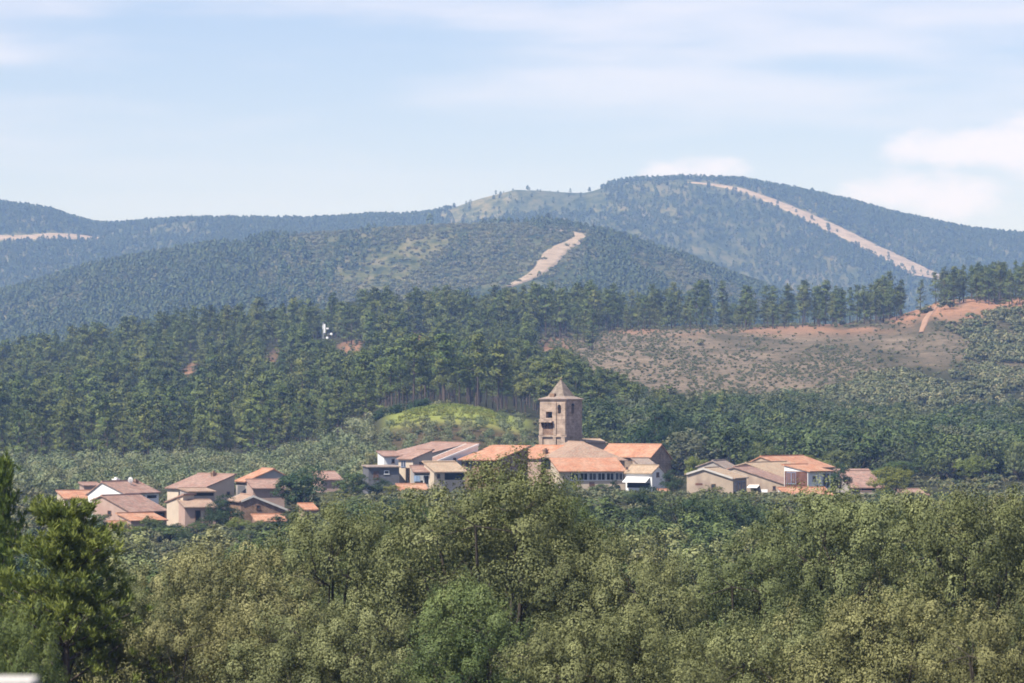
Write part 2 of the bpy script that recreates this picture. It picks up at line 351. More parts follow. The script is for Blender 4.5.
def build_terrain():
    ys = [-80.0]
    while ys[-1] < 7200:
        y = ys[-1]; ys.append(y + (8 if y < 500 else 5 if y < 1000 else 6 if y < 1650 else 14 if y < 5600 else 60))
    ys = np.array(ys); us = np.concatenate([np.linspace(-1000, -150, 60, endpoint=False), np.linspace(-150, 1174, 460, endpoint=False), np.linspace(1174, 2024, 61)])
    U, Y = np.meshgrid(us, ys); X = (U - CX) / F * (np.maximum(Y, 0) + 250)
    Z = height(X, Y)
    nr, nc = U.shape; V = np.stack([X, Y, Z], -1).reshape(-1, 3)
    i = np.arange(nr * nc).reshape(nr, nc)
    Q = np.stack([i[:-1, :-1], i[:-1, 1:], i[1:, 1:], i[1:, :-1]], -1).reshape(-1, 4)
    me = np_mesh('ground', V, Q, smooth=True)
    red, grass, dry, mtn = cover_masks(X.ravel(), Y.ravel())
    a = me.attributes.new('cover', 'FLOAT_COLOR', 'POINT')
    a.data.foreach_set('color', np.stack([red, grass, dry, mtn], -1).astype(np.float32).ravel())
    m, nt, out = new_mat('land')
    at = nt.nodes.new('ShaderNodeAttribute'); at.attribute_name = 'cover'
    sep = nt.nodes.new('ShaderNodeSeparateColor'); nt.links.new(at.outputs['Color'], sep.inputs[0])
    v = objcoord(nt)
    nf = noise(nt, v, 0.35, 6, 0.7); nm = noise(nt, v, 0.05, 5, 0.6); nl = noise(nt, v, 0.008, 5, 0.6)
    floor_c = ramp(nt, nf, [(0.3, (0.024, 0.030, 0.016)), (0.7, (0.058, 0.054, 0.033))])
    redc = ramp(nt, nf, [(0.3, (0.19, 0.10, 0.062)), (0.7, (0.32, 0.185, 0.118))])
    grassc = ramp(nt, nf, [(0.3, (0.12, 0.15, 0.04)), (0.7, (0.25, 0.27, 0.08))])
    dryc = ramp(nt, mixc(nt, 0.4, nf, nm), [(0.38, (0.062, 0.060, 0.040)), (0.5, (0.140, 0.110, 0.080)), (0.60, (0.205, 0.162, 0.120))])
    mp = nt.nodes.new('ShaderNodeMapping'); mp.inputs['Scale'].default_value = (1, .18, 1); nt.links.new(v, mp.inputs[0]); vm = mp.outputs[0]
    nm2 = noise(nt, vm, 0.045, 5, 0.6); nl = noise(nt, vm, 0.008, 5, 0.6)
    mt1 = ramp(nt, mixc(nt, 0.5, nm2, noise(nt, vm, 0.13, 6, 0.75)), [(0.43, (0.030, 0.042, 0.022)), (0.50, (0.078, 0.088, 0.042)), (0.57, (0.135, 0.126, 0.074))])
    mt2 = ramp(nt, nl, [(0.42, (0.75, 0.8, 0.8)), (0.62, (1.25, 1.15, 1.05))])
    c = mixc(nt, at.outputs['Alpha'], floor_c, mixc(nt, 1.0, mt1, mt2, 'MULTIPLY'))
    c = mixc(nt, sep.outputs[2], c, dryc); c = mixc(nt, sep.outputs[1], c, grassc); c = mixc(nt, sep.outputs[0], c, redc)
    p = nt.nodes.new('ShaderNodeBsdfPrincipled'); p.inputs['Roughness'].default_value = 1.0; p.inputs['Specular IOR Level'].default_value = 0.0
    nt.links.new(c, p.inputs['Base Color']); nt.links.new(p.outputs[0], out.inputs[0])
    o = link('ground', me, mats=(m,)); tag(o, 'ground of the valley, wooded slopes and mountains', None, kind='structure')
    return o
ground = build_terrain()

M_DIRT_FAR = plain_mat('pale_dirt', (0.20, 0.15, 0.105), (0.35, 0.275, 0.205), 0.09, 1.0)
M_DIRT_RED = plain_mat('red_dirt', (0.22, 0.13, 0.085), (0.33, 0.21, 0.145), 0.2, 1.0)
def build_track(name, mat, lift):
    P, hw = TW[name]; n = 240; t = np.linspace(0, len(P) - 1, n); idx = np.arange(len(P))
    X = np.interp(t, idx, P[:, 0]); Y = np.interp(t, idx, P[:, 1]); Wd = np.interp(t, idx, hw)
    dx = np.gradient(X); dy = np.gradient(Y); ln = np.hypot(dx, dy) + 1e-9; nx, ny = -dy / ln, dx / ln
    k = 9; V = []
    jl = 0.85 + 0.3 * vnoise(t * 1.7, t * 0, 5); jr = 0.85 + 0.3 * vnoise(t * 1.7, t * 0, 9)
    for j in range(k):
        s = -1 + 2 * j / (k - 1); w = Wd * (jl if s < 0 else jr) * s
        x = X + nx * w; y = Y + ny * w
        V.append(np.stack([x, y, height(x, y) + (lift if 0 < j < k - 1 else -lift)], -1))
    V = np.stack(V, 1).reshape(-1, 3); i = np.arange(n * k).reshape(n, k)
    Q = np.stack([i[:-1, :-1], i[1:, :-1], i[1:, 1:], i[:-1, 1:]], -1).reshape(-1, 4)
    o = link(name, np_mesh(name, V, Q, smooth=True), mats=(mat,)); tag(o, kind='structure'); return o
build_track('firebreak', M_DIRT_FAR, 1.2); build_track('dirt_road', M_DIRT_FAR, 1.2)
build_track('dirt_track', M_DIRT_FAR, 0.9); build_track('footpath', M_DIRT_RED, 0.35)

# ------------------------------------------------------------------ haze: real air over the whole valley
def build_haze():
    bm = bmesh.new(); add_box(bm, -3600, 3600, -140, 7600, -40, 330)
    m, nt, out = new_mat('haze_air'); pv = nt.nodes.new('ShaderNodeVolumePrincipled')
    pv.inputs['Color'].default_value = (0.30, 0.51, 1.0, 1); pv.inputs['Absorption Color'].default_value = (1, 1, 1, 1); pv.inputs['Density'].default_value = HAZE
    pv.inputs['Anisotropy'].default_value = 0.0
    nt.links.new(pv.outputs[0], out.inputs['Volume'])
    o = link('haze', bm_mesh('haze', bm), mats=(m,)); tag(o, 'thin blue summer haze over the valley', None, kind='stuff')
HAZE = 1.25e-4
build_haze()

# ================================================================== VEGETATION
def leaf_quads(C, Nrm, L, Wd, rg, bend=0.0):
    """diamond leaves at C, facing Nrm, length L, width Wd"""
    n = len(C); r = rg.normal(size=(n, 3)); Nrm = Nrm / (np.linalg.norm(Nrm, axis=1, keepdims=True) + 1e-9)
    a = np.cross(Nrm, r); a /= np.linalg.norm(a, axis=1, keepdims=True) + 1e-9; b = np.cross(Nrm, a)
    L = np.broadcast_to(L, (n,))[:, None]; Wd = np.broadcast_to(Wd, (n,))[:, None]
    V = np.stack([C - a * L * .5, C + b * Wd * .5 - a * L * .06 , C + a * L * .5, C - b * Wd * .5 - a * L * .06], 1)
    V[:, 1] += Nrm * Wd * bend; V[:, 3] += Nrm * Wd * bend
    return V
def blades(C, D, L, Wd, rg):
    """narrow blades from C along D"""
    n = len(C); D = D / (np.linalg.norm(D, axis=1, keepdims=True) + 1e-9); r = rg.normal(size=(n, 3))
    b = np.cross(D, r); b /= np.linalg.norm(b, axis=1, keepdims=True) + 1e-9
    L = np.broadcast_to(L, (n,))[:, None]; Wd = np.broadcast_to(Wd, (n,))[:, None]
    return np.stack([C, C + D * L * .5 + b * Wd * .5, C + D * L, C + D * L * .5 - b * Wd * .5], 1)
def quads_mesh(name, V, tint):
    n = len(V); return np_mesh(name, V.reshape(-1, 3), np.arange(4 * n).reshape(n, 4), tint)
def limbs_mesh(name, segs, sides=6):
    """tapered tubes: segs = (p0, r0, p1, r1)"""
    V = []; Q = []
    for p0, r0, p1, r1 in segs:
        p0 = np.array(p0, float); p1 = np.array(p1, float); d = p1 - p0; d /= np.linalg.norm(d) + 1e-9
        a = np.cross(d, (0.3, 0.9, 0.1)); a /= np.linalg.norm(a) + 1e-9; b = np.cross(d, a); k = len(V)
        for p, r in ((p0, r0), (p1, r1)):
            for i in range(sides):
                t = 2 * math.pi * i / sides; V.append(p + r * (math.cos(t) * a + math.sin(t) * b))
        for i in range(sides): Q.append((k + i, k + (i + 1) % sides, k + sides + (i + 1) % sides, k + sides + i))
    return np_mesh(name, np.array(V), np.array(Q), smooth=True)
def sph(rg, n):
    v = rg.normal(size=(n, 3)); return v / np.linalg.norm(v, axis=1, keepdims=True)

def broadleaf(seed, Ht=10.0, Wd=9.0, lobes=16, subs=19, leaves=200, leaf=0.086, lw=0.62, trunk_frac=0.28, lobe_r=0.21, sub_r=0.095, up=0.4, low=-0.55):
    """round-crowned oak: trunk, limbs to every lobe, leaf sprays on the sub-clumps of each lobe"""
    rg = np.random.default_rng(seed); zc = Ht * (trunk_frac + (1 - trunk_frac) * .5); rz = Ht * (1 - trunk_frac) * .5; rx = Wd / 2
    LC = []
    tries = 0
    while len(LC) < lobes and tries < 4000:
        tries += 1
        d = sph(rg, 1)[0]
        if d[2] < low: continue
        s = rg.uniform(0.5, 0.86); c = np.array([d[0] * rx * s, d[1] * rx * s, zc + d[2] * rz * s])
        if all(np.linalg.norm((c - q) / (rx, rx, rz)) > 0.30 for q, _ in LC): LC.append((c, rg.uniform(.75, 1.25)))
    segs = []; base_r = 0.028 * Ht; top = np.array([rg.normal() * .2, rg.normal() * .2, Ht * (trunk_frac + .12)])
    segs += [((0, 0, -0.6), base_r * 1.25, (0, 0, .5), base_r), ((0, 0, .5), base_r, top, base_r * .7)]
    allV = []; tin = []
    for c, k in LC:
        mid = top * .45 + c * .55 + rg.normal(size=3) * .25; mid[2] -= .25
        segs += [(top, base_r * .5, mid, base_r * .3), (mid, base_r * .3, c, base_r * .14)]
        R = lobe_r * Wd * k * np.array([1, 1, .8]); lt = rg.uniform(.25, .6)
        D = sph(rg, subs); D[:, 2] = np.where(D[:, 2] < -.3, -D[:, 2], D[:, 2])
        SC = c + D * R * rg.uniform(.75, 1.15, (subs, 1))
        for q, d in zip(SC, D):
            if rg.random() < .2: segs.append((c, base_r * .07, q, base_r * .02))
            r = sub_r * Wd * .5 * rg.uniform(.7, 1.3); n = int(leaves * rg.uniform(.7, 1.3))
            e = sph(rg, n); P = q + e * r * rg.uniform(.70, 1.0, (n, 1)) * (1, 1, .8)
            nr = e * .75 + d * .45 + np.array([0, 0, up]) + rg.normal(size=(n, 3)) * .18
            s = leaf * rg.uniform(.6, 1.3, n)
            allV.append(leaf_quads(P, nr, s, s * lw, rg, .12)); tin.append(np.clip(lt + rg.normal(0, .14) + rg.normal(0, .05, n), 0, 1))
    return quads_mesh('crown', np.concatenate(allV), np.concatenate(tin)), limbs_mesh('trunk', segs)

def near_pine(seed, Ht=13.0, Wd=6.0, whorls=17, tufts=20, needles=24, nl=0.24):
    """bushy young pine: whorled rising boughs carrying bottle-brush tufts"""
    rg = np.random.default_rng(seed); segs = []; r0 = .018 * Ht; allV = []; tin = []
    lean = rg.normal(size=2) * .25
    axis = lambda z: np.array([lean[0] * z / Ht, lean[1] * z / Ht, z])
    zs = np.linspace(0, Ht * .97, 7)
    for a, b in zip(zs[:-1], zs[1:]): segs.append((axis(a - (.6 if a == 0 else 0)), r0 * (1 - a / Ht) + .02, axis(b), r0 * (1 - b / Ht) + .02))
    for w in range(whorls):
        t = (w + rg.uniform(-.2, .2)) / whorls; z = Ht * (.16 + .82 * t)
        prof = min(1.0, 1.35 * (1 - t) ** .6 + .05) * (0.8 + .2 * min(1, t * 4))
        for k in range(rg.integers(6, 10)):
            az = rg.uniform(0, 2 * math.pi); ln = Wd / 2 * prof * rg.uniform(.65, 1.15); rise = rg.uniform(.15, .6)
            p0 = axis(z); d = np.array([math.cos(az), math.sin(az), rise]); d /= np.linalg.norm(d); p1 = p0 + d * ln
            p1[2] += .12 * ln; segs.append((p0, .05 * (1 - t) + .015, p1, .012)); bt = rg.uniform(.3, .65)
            for j in range(tufts):
                s = rg.uniform(.30, 1.03); q = p0 + (p1 - p0) * s + rg.normal(size=3) * (.10 + .16 * ln * s) * (1, 1, .7)
                n = needles; out = d * .5 + np.array([0, 0, .8]); e = sph(rg, n) * .85 + out
                Lq = nl * rg.uniform(.7, 1.25, n); allV.append(blades(q + rg.normal(size=(n, 3)) * .04, e, Lq, nl * .17, rg))
                tin.append(np.clip(bt + rg.normal(0, .12) + rg.normal(0, .15, n), 0, 1))
    return quads_mesh('crown', np.concatenate(allV), np.concatenate(tin)), limbs_mesh('trunk', segs)

def far_pine(seed, Ht=14.0, Wd=5.0, bare=0.38, boughs=44, per=24, size=0.50):
    """forest pine seen from afar: bare stem, ragged crown of layered plates of needles"""
    rg = np.random.default_rng(seed); segs = []; r0 = .017 * Ht; bx, by = rg.normal(size=2) * .3
    axis = lambda z: np.array([bx * z / Ht, by * (z / Ht) ** 2, z])
    zs = np.linspace(-.8, Ht * .96, 5)
    for a, b in zip(zs[:-1], zs[1:]): segs.append((axis(a), r0 * (1.05 - a / Ht), axis(b), r0 * (1.05 - b / Ht)))
    allV = []; tin = []
    for k in range(boughs):
        t = (k + rg.random()) / boughs; z = Ht * (bare + (1 - bare) * t * .97)
        prof = math.sin(math.pi * min(1, .22 + .76 * t)) ** .8 * (1 - .3 * t) + .08
        az = rg.uniform(0, 2 * math.pi); ln = Wd / 2 * prof * rg.uniform(.55, 1.2); p0 = axis(z)
        p1 = p0 + np.array([math.cos(az) * ln, math.sin(az) * ln, ln * rg.uniform(-.05, .45)])
        if ln > .8: segs.append((p0, .06, p1, .02))
        n = per; s = rg.uniform(.25, 1.05, (n, 1)); P = p0 + (p1 - p0) * s + rg.normal(size=(n, 3)) * (.38, .38, .22)
        nr = (P - axis(0)[None] - [0, 0, 1] * (P[:, 2:3])) * (.55, .55, 0) + np.array([0, 0, .7]) + sph(rg, n) * .55; S = size * rg.uniform(.6, 1.3, n)
        allV.append(leaf_quads(P, nr, S, S * .62, rg, .2)); tin.append(np.clip(rg.uniform(.2, .7) + rg.normal(0, .15, n), 0, 1))
    return quads_mesh('crown', np.concatenate(allV), np.concatenate(tin)), limbs_mesh('trunk', segs, 5)

def bush_mesh(seed, Wd=3.0, Ht=2.4, clumps=9, per=30, size=0.38, lw=.6, stem=True, name='bush'):
    rg = np.random.default_rng(seed); allV = []; tin = []
    for k in range(clumps):
        d = sph(rg, 1)[0]; c = np.array([d[0] * Wd * .3, d[1] * Wd * .3, Ht * (.5 + .27 * d[2])]); r = np.array([Wd * .24, Wd * .24, Ht * .24]) * rg.uniform(.8, 1.3)
        e = sph(rg, per); P = c + e * r * rg.uniform(.5, 1.05, (per, 1)); P[:, 2] = np.maximum(P[:, 2], .05)
        nr = e * .8 + d * .3 + (0, 0, .4) + rg.normal(size=(per, 3)) * .35; s = size * rg.uniform(.6, 1.3, per)
        allV.append(leaf_quads(P, nr, s, s * lw, rg, .15)); tin.append(np.clip(rg.uniform(.2, .65) + rg.normal(0, .15, per), 0, 1))
    return quads_mesh(name, np.concatenate(allV), np.concatenate(tin))

M_BARK = plain_mat('bark', (0.04, 0.033, 0.027), (0.09, 0.075, 0.06), 3.0, 1.0)
M_PINEBARK = plain_mat('pine_bark', (0.06, 0.048, 0.042), (0.12, 0.09, 0.075), 2.0, 1.0)
L_OAK = leaf_mat('oak_leaves', (0.054, 0.064, 0.025), (0.295, 0.300, 0.130), .06, .6, .2)
L_OAK_GREEN = leaf_mat('green_oak_leaves', (0.036, 0.058, 0.020), (0.175, 0.205, 0.070), .07, .5, .18)
L_OAK_DARK = leaf_mat('dark_oak_leaves', (0.020, 0.040, 0.016), (0.060, 0.090, 0.034), .12, .5, .2)
L_YELLOW = leaf_mat('yellow_green_leaves', (0.12, 0.14, 0.03), (0.28, 0.29, 0.08), .25, .5, .12)
L_PINE_NEAR = leaf_mat('pine_needles', (0.065, 0.095, 0.022), (0.240, 0.265, 0.065), .12, .5, .15)
L_PINE = leaf_mat('forest_pine_needles', (0.034, 0.052, 0.017), (0.165, 0.190, 0.050), .08, .6, .32)
L_HOLM = leaf_mat('holm_oak_leaves', (0.032, 0.052, 0.020), (0.140, 0.168, 0.058), .12, .6, .34)
L_OLIVE = leaf_mat('olive_leaves', (0.100, 0.118, 0.058), (0.235, 0.25, 0.135), .12, .6, .22)
L_HOLM_G = leaf_mat('grey_holm_oak_leaves', (0.055, 0.068, 0.038), (0.150, 0.160, 0.085), .12, .6, .3)
L_SCRUB = leaf_mat('scrub_leaves', (0.065, 0.078, 0.038), (0.205, 0.198, 0.105), .1, .7, .35)
L_MTN = leaf_mat('mountain_leaves', (0.034, 0.050, 0.024), (0.100, 0.122, 0.054), .05, .8, .12)

def tree_proto(kind, meshes, leaf, bark): 
    crown, trunk = meshes; crown.materials.append(leaf); trunk.materials.append(bark); return (kind, crown, trunk)
def put_tree(proto, x, y, sx, sz, label, cat, group=None, rz=None, z=None, sy=None):
    kind, crown, trunk = proto
    if z is None: z = float(height(x, y)) - 0.15
    r = empty(kind, (x, y, z), random.uniform(0, 6.28) if rz is None else rz); r.scale = (sx, sy or sx, sz)
    c = bpy.data.objects.new('crown', crown); COL.objects.link(c); c.parent = r
    t = bpy.data.objects.new('trunk', trunk); COL.objects.link(t); t.parent = r
    return tag(r, label, cat, group)

def scatter(name, X, Y, Z, S, sources, label, seed=1, zoff=0.0):
    """one uncountable mass of growth: instances of real plants' meshes on ground points. sources: list of lists of objects"""
    n = len(X); rg = np.random.default_rng(seed)
    me = bpy.data.meshes.new(name); me.vertices.add(n)
    me.vertices.foreach_set('co', np.stack([X, Y, Z + zoff], -1).astype(np.float32).ravel())
    for nm, arr, ty in (('size', S, 'FLOAT'), ('turn', rg.uniform(0, 6.28, n), 'FLOAT'), ('pick', rg.integers(0, len(sources), n), 'INT')):
        a = me.attributes.new(nm, ty, 'POINT'); a.data.foreach_set('value', np.asarray(arr, np.int32 if ty == 'INT' else np.float32))
    o = link(name, me); tag(o, label, None, kind='stuff')
    g = bpy.data.node_groups.new(name, 'GeometryNodeTree')
    g.interface.new_socket('Geometry', in_out='INPUT', socket_type='NodeSocketGeometry'); g.interface.new_socket('Geometry', in_out='OUTPUT', socket_type='NodeSocketGeometry')
    N = g.nodes; Lk = g.links; gi = N.new('NodeGroupInput'); go = N.new('NodeGroupOutput')
    ji = N.new('GeometryNodeJoinGeometry')
    for src in sources:
        jj = N.new('GeometryNodeJoinGeometry')
        for ob in src:
            oi = N.new('GeometryNodeObjectInfo'); oi.transform_space = 'ORIGINAL'; oi.inputs['Object'].default_value = ob; oi.inputs['As Instance'].default_value = False
            Lk.new(oi.outputs['Geometry'], jj.inputs[0])
        ti = N.new('GeometryNodeGeometryToInstance'); Lk.new(jj.outputs[0], ti.inputs[0]); Lk.new(ti.outputs[0], ji.inputs[0])
    def na(nm, ty):
        a = N.new('GeometryNodeInputNamedAttribute'); a.data_type = ty; a.inputs['Name'].default_value = nm; return a.outputs['Attribute']
    ip = N.new('GeometryNodeInstanceOnPoints'); ip.inputs['Pick Instance'].default_value = True
    Lk.new(gi.outputs[0], ip.inputs['Points']); Lk.new(ji.outputs[0], ip.inputs['Instance']); Lk.new(na('pick', 'INT'), ip.inputs['Instance Index'])
    cb = N.new('ShaderNodeCombineXYZ'); Lk.new(na('turn', 'FLOAT'), cb.inputs[2])
    er = N.new('FunctionNodeEulerToRotation'); Lk.new(cb.outputs[0], er.inputs[0]); Lk.new(er.outputs[0], ip.inputs['Rotation'])
    Lk.new(na('size', 'FLOAT'), ip.inputs['Scale']); Lk.new(ip.outputs[0], go.inputs[0])
    md = o.modifiers.new('growth', 'NODES'); md.node_group = g
    return o
def kids(o, nm): return [c for c in o.children if c.name.split('.')[0] == nm]
def parts_of(o): return [c for c in o.children]
def wx(px, Y): return (px - CX) / F * Y
def wz(row, Y): return (HY - row) * Y / F

# ================================================================== VILLAGE
S_TOWER = stone_mat('tower_stone', (0.43, 0.345, 0.285), (0.32, 0.25, 0.21), (0.42, 0.355, 0.30), .75, .36)
S_SPIRE = stone_mat('spire_stone', (0.235, 0.20, 0.17), (0.175, 0.15, 0.13), (0.30, 0.26, 0.22), .5, .25)
S_CHURCH_LIT = stone_mat('lit_church_stone', (0.44, 0.35, 0.28), (0.33, 0.26, 0.215), (0.46, 0.39, 0.33))  # church stone with a brighter colour that paints in sunlight
S_CHURCH = stone_mat('church_stone', (0.27, 0.21, 0.165), (0.20, 0.155, 0.125), (0.33, 0.27, 0.22))
S_BROWN = stone_mat('brown_masonry', (0.25, 0.165, 0.12), (0.19, 0.125, 0.095), (0.30, 0.22, 0.17), .4, .2)
P_WHITE = plain_mat('white_render', (0.66, 0.65, 0.63), (0.78, 0.77, 0.76), .5, .9, .2)
P_CREAM = plain_mat('cream_render', (0.44, 0.36, 0.28), (0.56, 0.47, 0.37), .5, .9, .2, c=(0.50, .40, .31), scale2=.35)
P_BEIGE = plain_mat('beige_render', (0.33, 0.26, 0.20), (0.44, 0.35, 0.27), .5, .95, .3, c=(0.28, .21, .17), scale2=.3)
P_PINK = plain_mat('pink_render', (0.34, 0.235, 0.195), (0.44, 0.32, 0.265), .5, .95, .3, c=(0.38, .25, .2), scale2=.3)
P_GREY = plain_mat('grey_render', (0.30, 0.27, 0.25), (0.40, 0.36, 0.33), .5, .95, .3, c=(0.24, .21, .2), scale2=.3)
P_SLATE = plain_mat('dark_grey_render', (0.10, 0.10, 0.11), (0.15, 0.15, 0.16), .6, .95)
P_RED = stone_mat('red_brick', (0.17, 0.060, 0.045), (0.13, 0.045, 0.038), (0.15, 0.09, 0.07), .25, .08)
T_ORANGE = tile_mat('orange_tiles', (0.54, 0.245, 0.14), (0.38, 0.165, 0.095), (0.52, 0.31, 0.21), (0.27, 0.18, 0.135), .55)
T_PINK = tile_mat('weathered_pink_tiles', (0.40, 0.23, 0.18), (0.26, 0.145, 0.115), (0.42, 0.28, 0.23), (0.22, 0.165, 0.14), .8)
T_BROWN = tile_mat('weathered_brown_tiles', (0.36, 0.22, 0.16), (0.28, 0.17, 0.13), (0.42, 0.29, 0.21), (0.30, 0.25, 0.20), .7)
T_TAN = tile_mat('lichened_tan_tiles', (0.42, 0.29, 0.20), (0.36, 0.25, 0.17), (0.46, 0.34, 0.24), (0.33, 0.29, 0.22), .6)
T_GREY = tile_mat('old_grey_tiles', (0.30, 0.22, 0.18), (0.25, 0.18, 0.15), (0.36, 0.28, 0.23), (0.28, 0.25, 0.22), .8)
M_GLASS, _nt, _o = new_mat('window_glass')
_p = _nt.nodes.new('ShaderNodeBsdfPrincipled'); _p.inputs['Base Color'].default_value = (0.03, 0.035, 0.05, 1); _p.inputs['Roughness'].default_value = .15
_nt.links.new(_p.outputs[0], _o.inputs[0])
M_DARK = plain_mat('dark_interior_and_shade', (0.012, 0.011, 0.012), (0.022, 0.02, 0.02), 1, 1)
M_WOOD = plain_mat('brown_wood', (0.10, 0.055, 0.035), (0.16, 0.09, 0.06), 3, .8)
M_BLUE = plain_mat('blue_grey_paint', (0.16, 0.20, 0.30), (0.22, 0.26, 0.36), 2, .7)
M_WHITEP = plain_mat('white_paint', (0.74, 0.74, 0.74), (0.82, 0.82, 0.82), 2, .6)
M_METAL = plain_mat('grey_metal', (0.30, 0.31, 0.32), (0.42, 0.43, 0.44), 4, .5)
M_CONC = plain_mat('pale_concrete', (0.45, 0.42, 0.39), (0.55, 0.52, 0.48), .8, .95, .2)

def prism(profile, x0, x1, axis, zb, top=None):
    """profile [(t, z)] along the other axis, extruded from x0 to x1 along axis ('R' = local x, 'L' = local y)"""
    bm = bmesh.new(); rings = []
    poly = [(t, z) for t, z in profile] + ([(profile[-1][0], zb), (profile[0][0], zb)] if top is None else top)
    for e in (x0, x1):
        rings.append([bm.verts.new((e, t, z) if axis == 'R' else (t, e, z)) for t, z in poly])
    n = len(poly)
    bm.faces.new(rings[0]); bm.faces.new(rings[1][::-1])
    for i in range(n): bm.faces.new((rings[0][i], rings[1][i], rings[1][(i + 1) % n], rings[0][(i + 1) % n]))
    bmesh.ops.recalc_face_normals(bm, faces=bm.faces); return bm
def roof_mesh(profile, x0, x1, axis, th=0.16, eave=0.35):
    """tiled slab following the profile; UVs in metres; rows of ridge tiles on top"""
    P = [list(p) for p in profile]
    if len(P) < 2: return None
    (t0, z0), (t1, z1) = P[0], P[1]; k = eave / (math.hypot(t1 - t0, z1 - z0) + 1e-6); P[0] = [t0 - (t1 - t0) * k, z0 - (z1 - z0) * k]
    (t0, z0), (t1, z1) = P[-1], P[-2]; k = eave / (math.hypot(t1 - t0, z1 - z0) + 1e-6); P[-1] = [t0 - (t1 - t0) * k, z0 - (z1 - z0) * k]
    bm = bmesh.new(); uvl = bm.loops.layers.uv.new('UVMap')
    mk = lambda e, t, z: bm.verts.new((e, t, z) if axis == 'R' else (t, e, z))
    s = 0
    rows = []
    for i, (t, z) in enumerate(P):
        if i: s += math.hypot(P[i][0] - P[i-1][0], P[i][1] - P[i-1][1])
        rows.append((s, mk(x0, t, z + .004), mk(x1, t, z + .004), mk(x0, t, z + th), mk(x1, t, z + th)))
    def face(vs, uvs):
        f = bm.faces.new(vs)
        for lp, uv in zip(f.loops, uvs): lp[uvl].uv = uv
    for a, b in zip(rows[:-1], rows[1:]):
        face((a[3], a[4], b[4], b[3]), ((x0, a[0]), (x1, a[0]), (x1, b[0]), (x0, b[0])))
        face((a[1], b[1], b[2], a[2]), ((x0, a[0]), (x0, b[0]), (x1, b[0]), (x1, a[0])))
        face((a[1], a[3], b[3], b[1]), ((x0, a[0]), (x0, a[0] + th), (x0, b[0] + th), (x0, b[0])))
        face((a[2], b[2], b[4], a[4]), ((x1, a[0]), (x1, b[0]), (x1, b[0] + th), (x1, a[0] + th)))
    for r in (rows[0], rows[-1]): face((r[1], r[2], r[4], r[3]), ((x0, r[0]), (x1, r[0]), (x1, r[0] + th), (x0, r[0] + th)))
    bmesh.ops.recalc_face_normals(bm, faces=bm.faces)
    return bm
def ridge_bm(t, z, x0, x1, axis):
    bm = bmesh.new(); n = max(2, int(abs(x1 - x0) / .45)); st = (x1 - x0) / n
    for i in range(n):
        a, b = x0 + st * i + .01, x0 + st * (i + 1) - .02
        for (w, h0, h1) in ((.15, .10, .26),):
            if axis == 'R': add_box(bm, a, b, t - w, t + w, z + h0, z + h1)
            else: add_box(bm, t - w, t + w, a, b, z + h0, z + h1)
    return bm

class House: pass
def house(name, label, cat, Y, x0, xr, a, prof, pts, base, wall, roof, xl=None, dL=None, dR=None, wins=(), eave=.35, verge=.18, chim=(), group=None, verge_mat=None, ridge=True):
    """near upright corner at column x0, distance Y. Left-front face runs to column xl (or dL metres), right-front face to xr (or dR).
    prof says along which face the roof profile runs; pts = [(fraction from the corner, row)]"""
    a = math.radians(a); s = F / Y
    wL = dL if dL is not None else (x0 - xl) / (s * math.cos(a)); wR = dR if dR is not None else (xr - x0) / (s * math.sin(a))
    X = wx(x0, Y); zb = min(wz(base, Y), float(height(X, Y)) + 0.2)
    for (fx, fy) in ((1, 0), (0, 1), (1, 1)):      # walls reach the ground all round
        zb = min(zb, float(height(X + math.sin(a) * wR * fx - math.cos(a) * wL * fy, Y + math.cos(a) * wR * fx + math.sin(a) * wL * fy)) - .1)
    r = empty(name, (X, Y, zb), math.pi / 2 - a); tag(r, label, cat, group)
    along, ext = (wL, wR) if prof == 'L' else (wR, wL); axis = 'R' if prof == 'L' else 'L'
    P = [(f * along, wz(row, Y) - zb) for f, row in pts]
    w = link('wall', bm_mesh('wall', prism(P, 0, ext, axis, 0)), r, (wall,))
    rf = link('roof', bm_mesh('roof', roof_mesh(P, -verge, ext + verge, axis, eave=eave)), r, (roof,))
    if ridge:
        ap = max(P, key=lambda p: p[1]); link('ridge_tiles', bm_mesh('ridge_tiles', ridge_bm(ap[0], ap[1], -verge, ext + verge, axis)), rf, (roof,))
    if verge_mat:
        for e in (-verge - .06, ext + verge - .02):
            V = [(t, z + .17) for t, z in P]; bm = prism(V, e, e + .16, axis, 0, top=[(t, z - .12) for t, z in P[::-1]])
            link('verge_trim', bm_mesh('verge_trim', bm), rf, (verge_mat,))
    h = House(); h.r, h.s, h.a, h.Y, h.x0, h.zb, h.wL, h.wR, h.roof, h.wall = r, s, a, Y, x0, zb, wL, wR, rf, w
    for wdef in wins: opening(h, *wdef)
    for (face_t, cx_, cy_, row, cw) in chim:           # chimney on the roof: fractions of wR, wL, top row
        bm = bmesh.new(); zt = wz(row, Y) - zb; cxm, cym = cx_ * wR, cy_ * wL
        add_box(bm, cxm - cw/2, cxm + cw/2, cym - cw/2, cym + cw/2, zt - 2.2, zt - .25)
        add_box(bm, cxm - cw/2 - .08, cxm + cw/2 + .08, cym - cw/2 - .08, cym + cw/2 + .08, zt - .248, zt - .10)
        add_box(bm, cxm - cw/4, cxm + cw/4, cym - cw/4, cym + cw/4, zt - .098, zt + .12)
        link('chimney', bm_mesh('chimney', bm), rf, (P_WHITE if face_t == 'w' else S_BROWN,))
    return h
def face_box(h, face, t0, t1, z0, z1, d0, d1, bm):
    """box on a face: t along it, d outwards"""
    if face == 'R': add_box(bm, t0, t1, -d1, -d0, z0, z1)
    else: add_box(bm, -d1, -d0, t0, t1, z0, z1)
